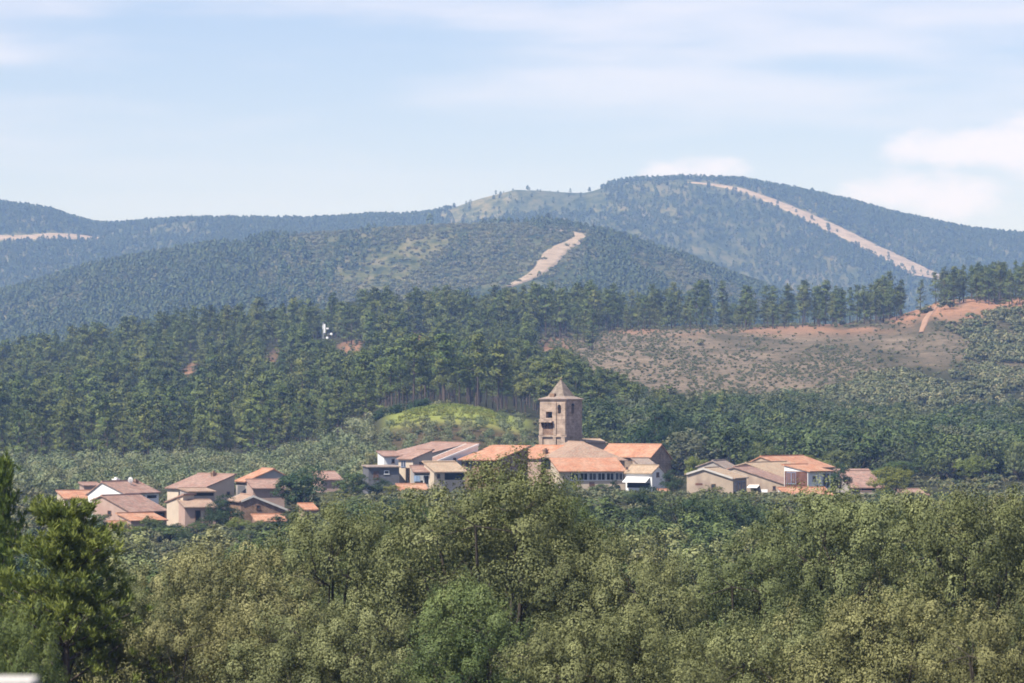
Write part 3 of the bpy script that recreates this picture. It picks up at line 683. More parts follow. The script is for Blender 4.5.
def opening(h, face, kind, x1, y1, x2, y2, n=1, mat=None):
    """window, door, recess, awning ... given by its pixel rectangle on a face"""
    k = h.s * (math.sin(h.a) if face == 'R' else math.cos(h.a))
    t = sorted([(x - h.x0) / k if face == 'R' else (h.x0 - x) / k for x in (x1, x2)]); z1, z0 = wz(y1, h.Y) - h.zb, wz(y2, h.Y) - h.zb
    z0 = max(z0, 0.02)
    if kind == 'window':
        for i in range(n):
            a = t[0] + (t[1] - t[0]) * i / n; b = t[0] + (t[1] - t[0]) * (i + 1) / n - (0.10 if n > 1 else 0)
            bm = bmesh.new(); fw = .09; 
            face_box(h, face, a, a + fw, z0, z1, -.05, .05, bm); face_box(h, face, b - fw, b, z0, z1, -.05, .05, bm)
            face_box(h, face, a + fw, b - fw, z1 - fw, z1, -.05, .05, bm); face_box(h, face, a - .06, b + .06, z0 - .08, z0 + .02, -.05, .10, bm)
            if b - a > .8: face_box(h, face, (a + b) / 2 - .03, (a + b) / 2 + .03, z0 + .02, z1 - fw, -.05, .04, bm)
            f = link('window', bm_mesh('window', bm), h.r, (mat or M_WHITEP,))
            bm = bmesh.new(); face_box(h, face, a + fw, b - fw, z0 + .02, z1 - fw, -.03, .012, bm)
            link('pane', bm_mesh('pane', bm), f, (M_GLASS,))
    elif kind == 'door':
        bm = bmesh.new(); face_box(h, face, t[0] - .1, t[0], z0, z1 + .1, -.05, .06, bm); face_box(h, face, t[1], t[1] + .1, z0, z1 + .1, -.05, .06, bm); face_box(h, face, t[0], t[1], z1, z1 + .1, -.05, .06, bm)
        f = link('door_frame', bm_mesh('door_frame', bm), h.r, (M_WOOD,))
        bm = bmesh.new(); face_box(h, face, t[0], t[1], z0, z1, -.04, .015, bm); link('door', bm_mesh('door', bm), f, (mat or M_DARK,))
    elif kind == 'recess_or_shade':
        bm = bmesh.new(); face_box(h, face, t[0], t[1], z0, z1, -.05, .012, bm); link('opening_or_shade', bm_mesh('opening_or_shade', bm), h.r, (mat or M_DARK,))  # flat dark sheet for real openings and, on some walls, painted shade
    elif kind == 'panel':
        bm = bmesh.new(); face_box(h, face, t[0], t[1], z0, z1, -.05, .03, bm); link('wall_panel', bm_mesh('wall_panel', bm), h.r, (mat or P_WHITE,))
    elif kind == 'awning':
        bm = bmesh.new(); d = 1.3
        vs = []
        for tt in (t[0], t[1]):
            for (dd, zz) in ((-.02, z1), (d, z0), (d, z0 + .07), (-.02, z1 + .07)): vs.append(bm.verts.new((tt, -dd, zz) if face == 'R' else (-dd, tt, zz)))
        for f in ((0,1,2,3),(7,6,5,4),(0,4,5,1),(1,5,6,2),(2,6,7,3),(3,7,4,0)): bm.faces.new([vs[i] for i in f])
        bmesh.ops.recalc_face_normals(bm, faces=bm.faces); link('awning', bm_mesh('awning', bm), h.r, (mat or P_WHITE,))

HG = 'tile-roofed houses of the village'
# ---------------------------------------------------------------- left hamlet
house('village_house', 'low house with a worn tile roof at the far left end of the hamlet', 'house', 578, 65, 100, 70, 'L', [(0,499),(1,492.5)], 512, P_CREAM, T_ORANGE, dL=4.5, group=HG)
house('village_house', 'small salmon pink house just left of the white gable', 'house', 592, 84, 100, 75, 'L', [(0,486),(1,484)], 505, P_PINK, T_PINK, dL=4, group=HG)
house('village_house', 'white house with a bright white gable and pink tile roof in the left hamlet', 'house', 575, 124, 155, 35, 'L', [(0,493.5),(.6,483),(1,495)], 520, P_WHITE, T_PINK, xl=85, group=HG,
      wins=(('R','window',127,496,133,500.5,1,M_WOOD), ('R','window',137,496,142,500.5,1,M_WOOD), ('R','recess_or_shade',144.5,496,153,499)), chim=(('w',.55,.75,479,.7), ('s',.85,.5,481,.6)))
house('village_house', 'grey pink house with a broad low roof in front of the white gabled house', 'house', 558, 130, 163, 35, 'L', [(0,512),(.75,497),(1,501)], 530, P_PINK, T_PINK, xl=90, group=HG,
      wins=(('R','recess_or_shade',144,513.5,161,519), ('L','window',106,511,110,515,1,M_WOOD), ('L','window',118,514,121,518,1,M_WOOD)))
house('annex', 'low orange brick annex under the dark loggia of the grey pink house', 'annex', 546, 131, 164, 55, 'L', [(0,521),(1,515)], 536, P_PINK, T_ORANGE, dL=3.5, group='tiled annexes and sheds', wins=(('R','recess_or_shade',144,523,160,526), ('R','door',150,528,154,534,1,M_WOOD)))
house('shed', 'little orange tiled shed half hidden by bushes left of the hamlet lane', 'shed', 538, 113, 130, 72, 'L', [(0,529.5),(1,523)], 537, P_PINK, T_ORANGE, dL=3, group='tiled annexes and sheds')
house('village_house', 'tall narrow cream house with a sunlit blank wall at the hamlet centre', 'house', 552, 183, 193, 40, 'L', [(0,495.5),(1,502.5)], 530, P_CREAM, T_PINK, xl=165.5, group=HG, wins=(('R','window',185.5,503,188.5,507,1,M_WOOD),))
house('village_house', 'grey house with a dark window band under its eaves beside the tall one', 'house', 562, 188.5, 214, 72, 'L', [(0,492),(1,490)], 516, P_GREY, T_BROWN, dL=5, eave=.7, group=HG, wins=(('R','recess_or_shade',190,493,213,496), ('R','window',193,498.5,197,503,1,M_WOOD), ('R','window',204,498.5,208,503,1,M_WOOD)))
house('village_house', 'low pink house with a dark doorway and short tile roof by the round dark tree', 'house', 549, 185, 215, 72, 'L', [(0,507.5),(1,501.5)], 528, P_PINK, T_BROWN, dL=3.6, group=HG, wins=(('R','door',195.5,511,199.5,522,1,M_DARK), ('R','panel',200.5,511,203,521,1,P_CREAM), ('R','window',207,511,211,516,1,M_WOOD)))
house('village_house', 'cream house with a wide pink sloping roof and tall sunlit end wall', 'house', 588, 203, 233, 52, 'R', [(0,489),(1,476)], 508, P_CREAM, T_PINK, xl=163, group=HG,
      wins=(('R','window',225.5,492,228.5,495.5,1,M_WOOD), ('L','window',176,492,181,496,1,M_WOOD)), chim=(('s',.85,.45,472.5,.6),))
house('village_house', 'house with a bright orange roof and grey gable left of the big dark tree', 'house', 592, 247, 283, 66, 'R', [(0,481.5),(.72,470),(1,475.5)], 505, P_GREY, T_ORANGE, xl=234, group=HG, wins=(('L','recess_or_shade',236,486,245,495,1,P_SLATE),))  # dark grey panel paints the eave shadow on the left wall
house('annex', 'pink tiled lean-to against the grey gable by the big dark tree', 'annex', 584, 253, 284, 74, 'L', [(0,488.5),(1,481)], 502, P_PINK, T_PINK, dL=4, group='tiled annexes and sheds')
house('barn', 'brown brick barn with a pale edged gable right of the hamlet', 'barn', 560, 241, 287, 76, 'R', [(0,501.5),(.26,496.5),(1,510.5)], 528, S_BROWN, T_BROWN, dL=9, verge_mat=M_CONC, wins=(('R','window',256,505,260,509,1,M_WOOD),))
house('annex', 'orange tiled lean-to in front of the brown brick barn', 'annex', 551, 256, 285, 76, 'L', [(0,521.5),(1,516)], 531, S_BROWN, T_ORANGE, dL=2.6, group='tiled annexes and sheds')
house('shed', 'tiny tiled shed between the hamlet trees right of the brown barn', 'shed', 562, 304, 317, 74, 'L', [(0,510),(1,505)], 520, P_PINK, T_ORANGE, dL=3, group='tiled annexes and sheds')
house('village_house', 'lone pink roofed house behind the big dark tree, nearest the church lane', 'house', 655, 321, 342, 74, 'L', [(0,480),(1,473)], 494, P_PINK, T_PINK, dL=5.5, group=HG)

# ---------------------------------------------------------------- houses left of the tower
house('village_house', 'long house with a broad pink roof at the back of the central group', 'house', 664, 424, 470, 55, 'R', [(0,455.5),(1,444)], 478, P_CREAM, T_PINK, xl=384, group=HG)
house('shed', 'dark low flat shed at the left end of the central group', 'shed', 630, 368.5, 399, 78, 'L', [(0,467.5),(1,466.5)], 484, P_SLATE, T_GREY, dL=5, ridge=False, group='tiled annexes and sheds', wins=(('R','door',374,472,378,480,1,M_WOOD), ('R','window',384,470.5,389,474)))
house('village_house', 'small white walled house with a pink roof above the dark shed', 'house', 641, 384, 400, 74, 'L', [(0,456.5),(1,452.5)], 478, P_WHITE, T_PINK, dL=4, group=HG, wins=(('R','window',391.5,459,394.5,463,1,M_WOOD),))
house('village_house', 'narrow tall house with blue shutters and a cream lower wall in the central group', 'house', 634, 413, 432, 48, 'R', [(0,459),(1,451)], 490, P_CREAM, T_PINK, xl=398, group=HG,
      wins=(('L','window',400.5,461,405.5,467,2,M_BLUE), ('L','door',406,468.5,409.5,485,1,M_DARK), ('L','panel',399,469,404,486,1,P_CREAM), ('R','window',419,462,423,467,1,M_WOOD)))
house('porch', 'open porch with a pink tiled roof where washing hangs', 'porch', 629, 414, 431, 76, 'L', [(0,472),(1,467)], 488, P_GREY, T_PINK, dL=2.2, wins=(('R','recess_or_shade',415.1,473.5,430.5,484), ('R','panel',423,478,424.2,484,1,P_WHITE), ('R','panel',428.5,475,430,484,1,P_WHITE)))
house('annex', 'low orange tiled lean-to below the washing porch', 'annex', 622, 401.5, 429, 76, 'L', [(0,493.5),(1,485.5)], 502, P_PINK, T_ORANGE, dL=3.2, group='tiled annexes and sheds')
house('village_house', 'white gabled house with one small window in the central group', 'house', 638, 433, 478, 58, 'R', [(0,463),(1,445)], 490, P_WHITE, T_PINK, xl=422, group=HG, verge_mat=P_WHITE, wins=(('R','window',453,458,455.8,462.5,1,M_WOOD), ('L','window',425,466,429,471,1,M_WOOD)))
house('village_house', 'low cream house with a tan roof and deep shaded front under the white gable', 'house', 628, 434, 465, 64, 'L', [(0,471.5),(1,463.5)], 492, P_CREAM, T_TAN, dL=3.5, eave=.6, group=HG, wins=(('R','recess_or_shade',444.5,473,464,480), ('R','window',437,474,440,478,1,M_WOOD)))  # dark panel paints the deep shadow across the front
house('village_house', 'house with a bright orange sloping roof partly hidden by the big oak', 'house', 634, 499, 528, 45, 'R', [(0,459.5),(1,448)], 490, S_BROWN, T_ORANGE, xl=461, eave=.7, group=HG, wins=(('L','window',465,463,472,470,2,M_WOOD), ('L','window',484,463,488,468,1,M_WOOD)))
house('village_house', 'orange roofed house touching the foot of the church tower', 'house', 648, 541, 566, 45, 'R', [(0,458.5),(1,447)], 484, P_PINK, T_ORANGE, xl=512, group=HG, chim=(('s',.3,.1,449,.6),))

# ---------------------------------------------------------------- church
nave = house('church', 'stone church hall with a broad triangular brown roof front above the gallery roof', 'church', 640, 558, 625, 78, 'R', [(0,457.5),(.48,443.5),(1,460)], 496, S_CHURCH_LIT, T_BROWN, xl=538, eave=.5, wins=(('L','recess_or_shade',539.5,459.5,556.5,470),))  # left wall is only shaded; its dark panel paints that shade
def hip_front(h, hip, P, wall_mat):
    """turn the near gable of a house (profile along R) into a tiled hip"""
    e = .5; (t0, z0), (ta, za), (t1, z1) = P
    bm = prism(P, hip, h.wL, 'L', 0); b2 = prism([(t0, z0), (t1, z1)], 0, hip - .004, 'L', 0); me2 = bm_mesh('wall_front', b2); bm.from_mesh(me2); bpy.data.meshes.remove(me2)
    old = h.wall.data; h.wall.data = bm_mesh('wall', bm); h.wall.data.materials.append(wall_mat)
    mat = h.roof.data.materials[0]; bm = roof_mesh(P, hip, h.wL + .18, 'L', eave=e); uvl = bm.loops.layers.uv.verify(); th = .16
    k0 = e / math.hypot(ta - t0, za - z0); A = Vector((t0 - (ta - t0) * k0, -e, z0 - (za - z0) * k0)); k1 = e / math.hypot(t1 - ta, za - z1); B = Vector((t1 + (t1 - ta) * k1, -e, z1 - (za - z1) * k1))
    C = Vector((ta, hip, za)); A2 = Vector((A.x, hip, A.z)); B2 = Vector((B.x, hip, B.z)); up = Vector((0, 0, th)); lo = Vector((0, 0, .004))
    for tri, ux in (((A, B, C), 'x'), ((A2, A, C), 'y'), ((B, B2, C), 'y')):
        vt = [bm.verts.new(p + up) for p in tri]; f = bm.faces.new(vt)
        for lp, p in zip(f.loops, tri): lp[uvl].uv = (p.x if ux == 'x' else p.y, (C - p).length * .9)
        vb = [bm.verts.new(p + lo) for p in tri]; bm.faces.new(vb[::-1]); g = bm.faces.new((vb[0], vb[1], vt[1], vt[0]))
        for lp in g.loops: lp[uvl].uv = (lp.vert.co.x, lp.vert.co.z)
    h.roof.data = bm_mesh('roof', bm); h.roof.data.materials.append(mat)
    for c in h.roof.children:
        if c.name.startswith('ridge_tiles'): c.data = bm_mesh('ridge_tiles', ridge_bm(ta, za, hip + .1, h.wL + .18, 'L')); c.data.materials.append(mat)
_zb = nave.zb; hip_front(nave, 4.2, [(0, wz(457.5, 640) - _zb), (.48 * nave.wR, wz(443.5, 640) - _zb), (nave.wR, wz(460, 640) - _zb)], S_CHURCH_LIT)
gal = house('church_gallery', 'glazed gallery with a row of tall windows on the church front', 'gallery', 633, 559, 625.5, 78, 'L', [(0,471),(1,460.5)], 494, P_CREAM, T_ORANGE, dL=5.8, eave=.6, ridge=False,
      wins=(('R','recess_or_shade',570,472.6,624.5,480.4), ('R','window',571,472.8,624,480.2,6,M_WHITEP), ('R','door',590,483,594,492,1,M_WOOD)))
house('church_wing', 'church wing with a clean orange roof and shaded stone gable at right', 'church wing', 646, 651, 672.5, 27, 'R', [(0,457),(.5,445.5),(1,459.5)], 492, S_CHURCH, T_ORANGE, xl=600, wins=(('L','window',640,460,643,464,1,M_WOOD),))
house('annex', 'small annex with a mossy grey roof against the church wing', 'annex', 634, 639, 654, 70, 'L', [(0,464.5),(1,459.5)], 480, P_BEIGE, T_GREY, dL=2.6, group='tiled annexes and sheds')
house('village_house', 'white house with a long white awning right of the church', 'house', 629, 652, 666, 32, 'R', [(0,473),(.5,466.5),(1,474.5)], 494, P_WHITE, T_TAN, xl=626, group=HG,
      wins=(('L','awning',627,477.5,650,482.5,1,P_WHITE), ('L','recess_or_shade',627.5,483,650,488), ('R','window',656.5,472.5,659.5,477,1,M_WOOD), ('L','window',626.5,467,628.5,469.5,1,M_WOOD)))
house('village_house', 'small tan roof rising behind the church gable', 'house', 668, 588, 606, 76, 'L', [(0,443),(1,440)], 470, P_BEIGE, T_TAN, dL=4, group=HG)
house('shed', 'tiny orange tiled shed in front of the trees right of the white awning house', 'shed', 612, 664, 673, 72, 'L', [(0,494),(1,490.5)], 503, P_CREAM, T_ORANGE, dL=2.4, group='tiled annexes and sheds')

def build_tower():
    Y = 662; s = F / Y; a = math.radians(32); x0 = 566; X = wx(x0, Y)
    wL = 26 / (s * math.cos(a)); wR = 16.5 / (s * math.sin(a)); zb = float(height(X, Y)) - 1.0
    r = empty('church_tower', (X, Y, zb), math.pi / 2 - a); tag(r, 'square stone bell tower with a pyramid roof rising above the village', 'bell tower')
    Z = lambda row: wz(row, Y) - zb
    wt = .7
    # hollow belfry walls with real openings
    def wall_with_holes(face, L, holes, zlo, zhi):
        bm = bmesh.new(); ts = sorted({0, L, *[h[0] for h in holes], *[h[1] for h in holes]}); zs = sorted({zlo, zhi, *[h[2] for h in holes], *[h[3] for h in holes]})
        for t0, t1 in zip(ts[:-1], ts[1:]):
            for z0, z1 in zip(zs[:-1], zs[1:]):
                tm, zm = (t0 + t1) / 2, (z0 + z1) / 2
                if any(h[0] < tm < h[1] and h[2] < zm < h[3] for h in holes): continue
                if face == 'L': add_box(bm, 0, wt, t0, t1, z0, z1)
                elif face == 'R': add_box(bm, t0, t1, 0, wt, z0, z1)
                elif face == 'L2': add_box(bm, wR - wt, wR, t0, t1, z0, z1)
                else: add_box(bm, t0, t1, wL - wt, wL, z0, z1)
        bmesh.ops.remove_doubles(bm, verts=bm.verts, dist=.001); 
        # drop inner coincident faces
        seen = {}
        for f in list(bm.faces):
            k = tuple(round(v, 2) for v in f.calc_center_median()); seen.setdefault(k, []).append(f)
        bmesh.ops.delete(bm, geom=[f for fs in seen.values() if len(fs) > 1 for f in fs], context='FACES')
        return bm
    kL = s * math.cos(a); kR = s * math.sin(a)
    tl = lambda x: (x0 - x) / kL; tr = lambda x: (x - x0) / kR
    holesL = [(tl(552.3), tl(546), Z(418), Z(411.8)), (tl(561), tl(557.5), Z(413.5), Z(406.5)), (tl(553.5), tl(543), Z(452), Z(424))]
    link('wall', bm_mesh('wall', wall_with_holes('L', wL, holesL[:2], 0, Z(400))), r, (S_TOWER,))
    bm = wall_with_holes('R', wR, [(tr(571.5), tr(574.5), Z(413.5), Z(405.5))], 0, Z(400.02)); bmesh.ops.translate(bm, vec=(.003, .003, 0), verts=bm.verts)
    link('wall', bm_mesh('wall', bm), r, (S_TOWER,))
    for f in ('L2', 'R2'):
        bm = wall_with_holes(f, wL if f == 'L2' else wR, [], 0, Z(400.05)); bmesh.ops.translate(bm, vec=(-.003, -.003, 0), verts=bm.verts); link('wall', bm_mesh('wall', bm), r, (S_TOWER,))
    # round heads of the openings
    for face, xm, hw, row in (('L', 559.25, 1.75, 406.6), ('R', 573, 1.5, 405.6)):
        bm = bmesh.new(); k = kL if face == 'L' else kR; n = 10; ring = []
        for d in (-.05, .012):
            ring.append([])
            for i in range(n + 1):
                q = math.pi * i / n; t = (abs(x0 - xm)) / k + hw / k * math.cos(q); z = Z(row) - .02 + hw / k * math.sin(q) * (1.0 if face == 'L' else .8)
                ring[-1].append(bm.verts.new((-d, t, z) if face == 'L' else (t, -d, z)))
        bm.faces.new(ring[0]); bm.faces.new(ring[1][::-1])
        for i in range(n + 1): bm.faces.new((ring[0][i], ring[0][(i + 1) % (n + 1)], ring[1][(i + 1) % (n + 1)], ring[1][i]))
        bmesh.ops.recalc_face_normals(bm, faces=bm.faces); link('arch_head', bm_mesh('arch_head', bm), r, (M_DARK,))
    # string course, corner pilasters
    bm = bmesh.new(); add_box(bm, -.24, wR + .18, -.24, wL + .18, Z(437), Z(435.6)); link('string_course', bm_mesh('string_course', bm), r, (S_TOWER,))
    bm = bmesh.new(); add_box(bm, -.20, wR + .20, -.20, wL + .20, Z(400), Z(399)); link('cornice', bm_mesh('cornice', bm), r, (S_TOWER,))
    for (xa, xb) in ((539.6, 543.2), (553.6, 556.6), (561.8, 565.6)):
        bm = bmesh.new(); t0, t1 = sorted((tl(xa), tl(xb))); add_box(bm, -.22, .002, t0, t1, 0, Z(437.05)); add_box(bm, -.14, .004, t0, t1, Z(435.15), Z(424) if xb < 550 else Z(402)); link('pilaster', bm_mesh('pilaster', bm), r, (S_TOWER,))
    # balcony on struts below the square opening
    bm = bmesh.new(); t0, t1 = tl(554), tl(541.5); add_box(bm, -.75, -.003, t0, t1, Z(422.4), Z(420.9))
    add_box(bm, -.75, -.63, t0, t1, Z(420.85), Z(419.2)); b = link('balcony', bm_mesh('balcony', bm), r, (S_TOWER,))
    bm = bmesh.new()
    for i in range(4):
        t = t0 + (t1 - t0) * (i + .5) / 4; vs = []
        for tt in (t - .09, t + .09):
            for p in ((-.01, Z(422.5)), (-.68, Z(422.5)), (-.01, Z(429))): vs.append(bm.verts.new((p[0], tt, p[1])))
        for f in ((0,1,2),(5,4,3),(0,3,4,1),(1,4,5,2),(2,5,3,0)): bm.faces.new([vs[k] for k in f])
    bmesh.ops.recalc_face_normals(bm, faces=bm.faces); link('strut', bm_mesh('strut', bm), b, (M_WOOD,))
    bm = bmesh.new(); add_box(bm, -.02, .0, tl(553.4), tl(543.4), Z(435), Z(423)); link('balcony_shade_panel', bm_mesh('balcony_shade_panel', bm), r, (S_BROWN,))  # brown sheet paints the shadow below the balcony onto the wall
    # skirt roof, steep pyramid, finial, stub chimney
    def frustum(e0, z0, e1, z1, mat, nm, par, th=None):
        bm = bmesh.new(); uvl = bm.loops.layers.uv.new('UVMap'); lo = []; hi_ = []
        for (cx_, cy_) in ((0, 0), (1, 0), (1, 1), (0, 1)):
            def pt(e): return (-e + cx_ * (wR + 2 * e), -e + cy_ * (wL + 2 * e))
            lo.append(bm.verts.new((*pt(e0), z0))); hi_.append(bm.verts.new((*pt(e1), z1)))
        for i in range(4):
            f = bm.faces.new((lo[i], lo[(i+1)%4], hi_[(i+1)%4], hi_[i])); d = (lo[i].co - lo[(i+1)%4].co).length
            for lp, uv in zip(f.loops, ((0, 0), (d, 0), (d * .7, 2), (d * .3, 2))): lp[uvl].uv = uv
        bm.faces.new(lo[::-1]); bm.faces.new(hi_); return link(nm, bm_mesh(nm, bm), par, (mat,))
    sk = frustum(.28, Z(399), -.9, Z(396.2), T_GREY, 'roof', r)
    py = frustum(-.88, Z(396.25), -min(wL, wR) / 2 + .05, Z(379.5), S_SPIRE, 'spire', r)
    bm = bmesh.new(); bmesh.ops.create_icosphere(bm, subdivisions=2, radius=.16); bmesh.ops.translate(bm, vec=(wR/2, wL/2, Z(378.6)), verts=bm.verts); link('finial', bm_mesh('finial', bm), py, (S_CHURCH,))
    bm = bmesh.new(); add_box(bm, .5, 1.1, tl(551) - .3, tl(548) , Z(398), Z(393.5)); link('stub_chimney', bm_mesh('stub_chimney', bm), sk, (S_BROWN,))
build_tower()

# ---------------------------------------------------------------- right hamlet
house('barn', 'large beige barn with a low gable and glazed right side in the right hamlet', 'barn', 620, 733, 749, 20, 'L', [(0,478.5),(.63,469),(1,474.5)], 502, P_BEIGE, T_TAN, xl=687.5, verge_mat=M_CONC,
      wins=(('R','window',735,481.5,747.5,491.5,3,M_BLUE), ('L','recess_or_shade',696,483.5,703,485.5,1,P_RED), ('L','window',712,484,716,488,1,M_WOOD)))
house('village_house', 'house with a grey pink roof rising behind the beige barn', 'house', 645, 728, 742, 22, 'L', [(0,470),(.5,461.5),(1,467)], 488, P_GREY, T_GREY, xl=698, group=HG)
house('village_house', 'beige house with a long dull pink roof right of the beige barn', 'house', 632, 784, 802, 20, 'L', [(0,484.5),(.72,468),(1,474)], 500, P_BEIGE, T_PINK, xl=716, group=HG,
      wins=(('L','awning',750,485.5,760,488,1,P_WHITE), ('L','door',753,489,756,496,1,M_DARK), ('L','panel',761.5,489.5,768,497,1,P_WHITE), ('L','window',773,486,776,490,1,M_WOOD)))
house('village_house', 'house with a wide tan roof and dark eave behind the dull pink roof', 'house', 648, 786, 830, 34, 'L', [(0,479),(.6,464),(1,471)], 496, P_BEIGE, T_TAN, xl=722, eave=.5, group=HG)
house('village_house', 'house with a vivid orange roof at the top of the right hamlet', 'house', 662, 792, 838, 38, 'L', [(0,468.5),(.62,457.5),(1,467)], 490, P_BEIGE, T_ORANGE, xl=744, group=HG)
house('village_house', 'tall house with a brick red left side and white right wall', 'house', 622, 808, 832, 50, 'L', [(0,471.5),(1,466)], 504, P_WHITE, T_ORANGE, xl=786, eave=.6, group=HG,
      wins=(('L','panel',786.5,471.6,807.5,489,1,P_RED), ('L','window',788,472.5,797,484,2,M_BLUE), ('R','window',824,474,831,488,2,M_BLUE), ('R','window',813,476,816,481,1,M_WOOD)))
house('annex', 'white walled lean-to with an orange roof at the foot of the brick red house', 'annex', 613, 787, 834, 72, 'L', [(0,496),(1,489)], 508, P_WHITE, T_ORANGE, dL=3.5, group='tiled annexes and sheds', wins=(('R','window',793,498,797,502,1,M_WOOD),))
house('village_house', 'detached house with a plain pink roof and dark front between trees at the far right', 'house', 640, 850, 884, 74, 'L', [(0,486.5),(1,472.5)], 500, P_GREY, T_PINK, dL=6, eave=.9, group=HG, wins=(('R','recess_or_shade',862,488,883,491.5),))
house('shed', 'low pink tiled shed behind pale foliage at the right end of the village', 'shed', 632, 905, 929, 74, 'L', [(0,495.5),(1,490.5)], 504, P_CREAM, T_PINK, dL=4, group='tiled annexes and sheds')
def garden_wall():
    Y = 622; zb = float(height(wx(870, Y), Y)) - .3; r = empty('garden_wall', (wx(861, Y), Y, zb), .15); tag(r, 'low cream garden wall in front of the detached pink roofed house', 'wall')
    bm = bmesh.new(); L = 21 * Y / F; add_box(bm, 0, L, 0, .3, 0, wz(491.5, Y) - zb); link('wall', bm_mesh('wall', bm), r, (P_CREAM,))
    bm = bmesh.new(); add_box(bm, -.06, L + .06, -.06, .36, wz(491.5, Y) - zb + .003, wz(491.5, Y) - zb + .14); link('coping', bm_mesh('coping', bm), r, (T_PINK,))
garden_wall()

# ---------------------------------------------------------------- washing on the porch
def washing(px, row, w, hgt, mat, nm, label):
    Y = 627.6; rg = np.random.default_rng(int(px)); bm = bmesh.new(); n = 8; top = []; bot = []
    for i in range(n + 1):
        x = wx(px, Y) + w * (i / n - .5); y = Y + .05 * math.sin(i * 1.7); top.append(bm.verts.new((x, y, wz(row, Y)))); bot.append(bm.verts.new((x, y + .05 * math.cos(i * 2.1), wz(row, Y) - hgt)))
    for i in range(n): bm.faces.new((top[i], top[i+1], bot[i+1], bot[i]))
    bmesh.ops.solidify(bm, geom=bm.faces, thickness=.02)
    o = link(nm, bm_mesh(nm, bm), None, (mat,)); tag(o, label, 'washing', 'washing hung on the porch')
M_CLOTH_B = plain_mat('pale_blue_cloth', (0.40, 0.55, 0.75), (0.48, 0.62, 0.80), 2, .9)
washing(417.3, 475.5, 1.0, .9, M_CLOTH_B, 'towel', 'pale blue towel hung under the pink porch roof')
washing(421.2, 475.5, .8, .75, P_WHITE, 'sheet', 'white sheet hung beside the blue towel on the porch')
bm = bmesh.new(); add_box(bm, wx(414.3, 627.6), wx(431, 627.6), 627.58, 627.62, wz(475.5, 627.6), wz(475.5, 627.6) + .04)
tag(link('clothesline', bm_mesh('clothesline', bm), None, (M_METAL,)), 'thin clothesline stretched across the pink roofed porch', 'clothesline')
# satellite dish on the hamlet
def dish(px, row, Y, rad, label):
    bm = bmesh.new(); rings = []
    for j in range(5):
        q = j / 4; rings.append([bm.verts.new((rad * q * math.cos(t), -rad * .28 * (q * q - 1) * -1, rad * q * math.sin(t))) if j else None for t in np.linspace(0, 2 * math.pi, 16, endpoint=False)])
    c = bm.verts.new((0, rad * .28, 0))
    for i in range(16): bm.faces.new((c, rings[1][i], rings[1][(i+1) % 16]))
    for j in range(1, 4):
        for i in range(16): bm.faces.new((rings[j][i], rings[j+1][i], rings[j+1][(i+1) % 16], rings[j][(i+1) % 16]))
    bmesh.ops.solidify(bm, geom=bm.faces, thickness=.03)
    r = empty('satellite_dish', (wx(px, Y), Y, wz(row, Y)), -.5); tag(r, label, 'satellite dish'); link('reflector', bm_mesh('reflector', bm), r, (M_WHITEP,))
    bm = bmesh.new(); add_box(bm, -.03, .03, rad * .30, rad * .30 + .06, -1.8, .05); link('post', bm_mesh('post', bm), r, (M_METAL,))
dish(130.5, 480, 580, .42, 'white satellite dish above the roof of the white gabled house')

# ---------------------------------------------------------------- antenna mast in the pinewood
def mast():
    px, Y = 323.2, 1335.0; X = wx(px, Y); z = float(height(X, Y)); zt = wz(322.5, Y); r = empty('antenna_mast', (X, Y, z)); tag(r, 'antenna mast with white panels standing among the pines', 'antenna mast')
    hh = zt - z; segs = [((sx * .35, sy * .35, -.4), .05, (sx * .18, sy * .18, hh), .04) for sx, sy in ((-1, -1), (1, -1), (0, 1))]; n = int(hh / 1.2)
    cs = [(-1, -1), (1, -1), (0, 1)]
    for i in range(n):
        k0 = .35 - .17 * i / n; k1 = .35 - .17 * (i + 1) / n
        for j in range(3):
            p, q = cs[j], cs[(j + 1) % 3]; segs.append(((p[0] * k0, p[1] * k0, hh * i / n), .022, (q[0] * k1, q[1] * k1, hh * (i + 1) / n), .022))
    link('lattice', limbs_mesh('lattice', segs, 4), r, (M_METAL,))
    def bx(nm, x0, x1, z0, z1, y0=-.62, y1=-.36):
        bm = bmesh.new(); add_box(bm, x0, x1, y0, y1, z0, z1); bmesh.ops.bevel(bm, geom=bm.edges, offset=.04, segments=1); link(nm, bm_mesh(nm, bm), r, (M_WHITEP,))
    Z = lambda row: wz(row, Y) - z
    bx('panel_antenna', .12, .72, Z(333), Z(324)); bx('panel_antenna', .95, 1.75, Z(329.2), Z(327.7)); bx('panel_antenna', -.3, .1, Z(329), Z(325), .3, .5)
    for (x, row) in ((2.6, 334.2), (1.3, 338.0)):
        bm = bmesh.new(); bmesh.ops.create_cone(bm, cap_ends=True, segments=16, radius1=.42, radius2=.30, depth=.3); bmesh.ops.rotate(bm, matrix=__import__('mathutils').Matrix.Rotation(math.radians(90), 3, 'X'), verts=bm.verts); bmesh.ops.translate(bm, vec=(x, -.6, Z(row)), verts=bm.verts)
        d = link('drum_antenna', bm_mesh('drum_antenna', bm), r, (M_WHITEP,)); link('bracket', limbs_mesh('bracket', [((0, 0, Z(row)), .04, (x, -.5, Z(row)), .04)], 5), d, (M_METAL,))
mast()

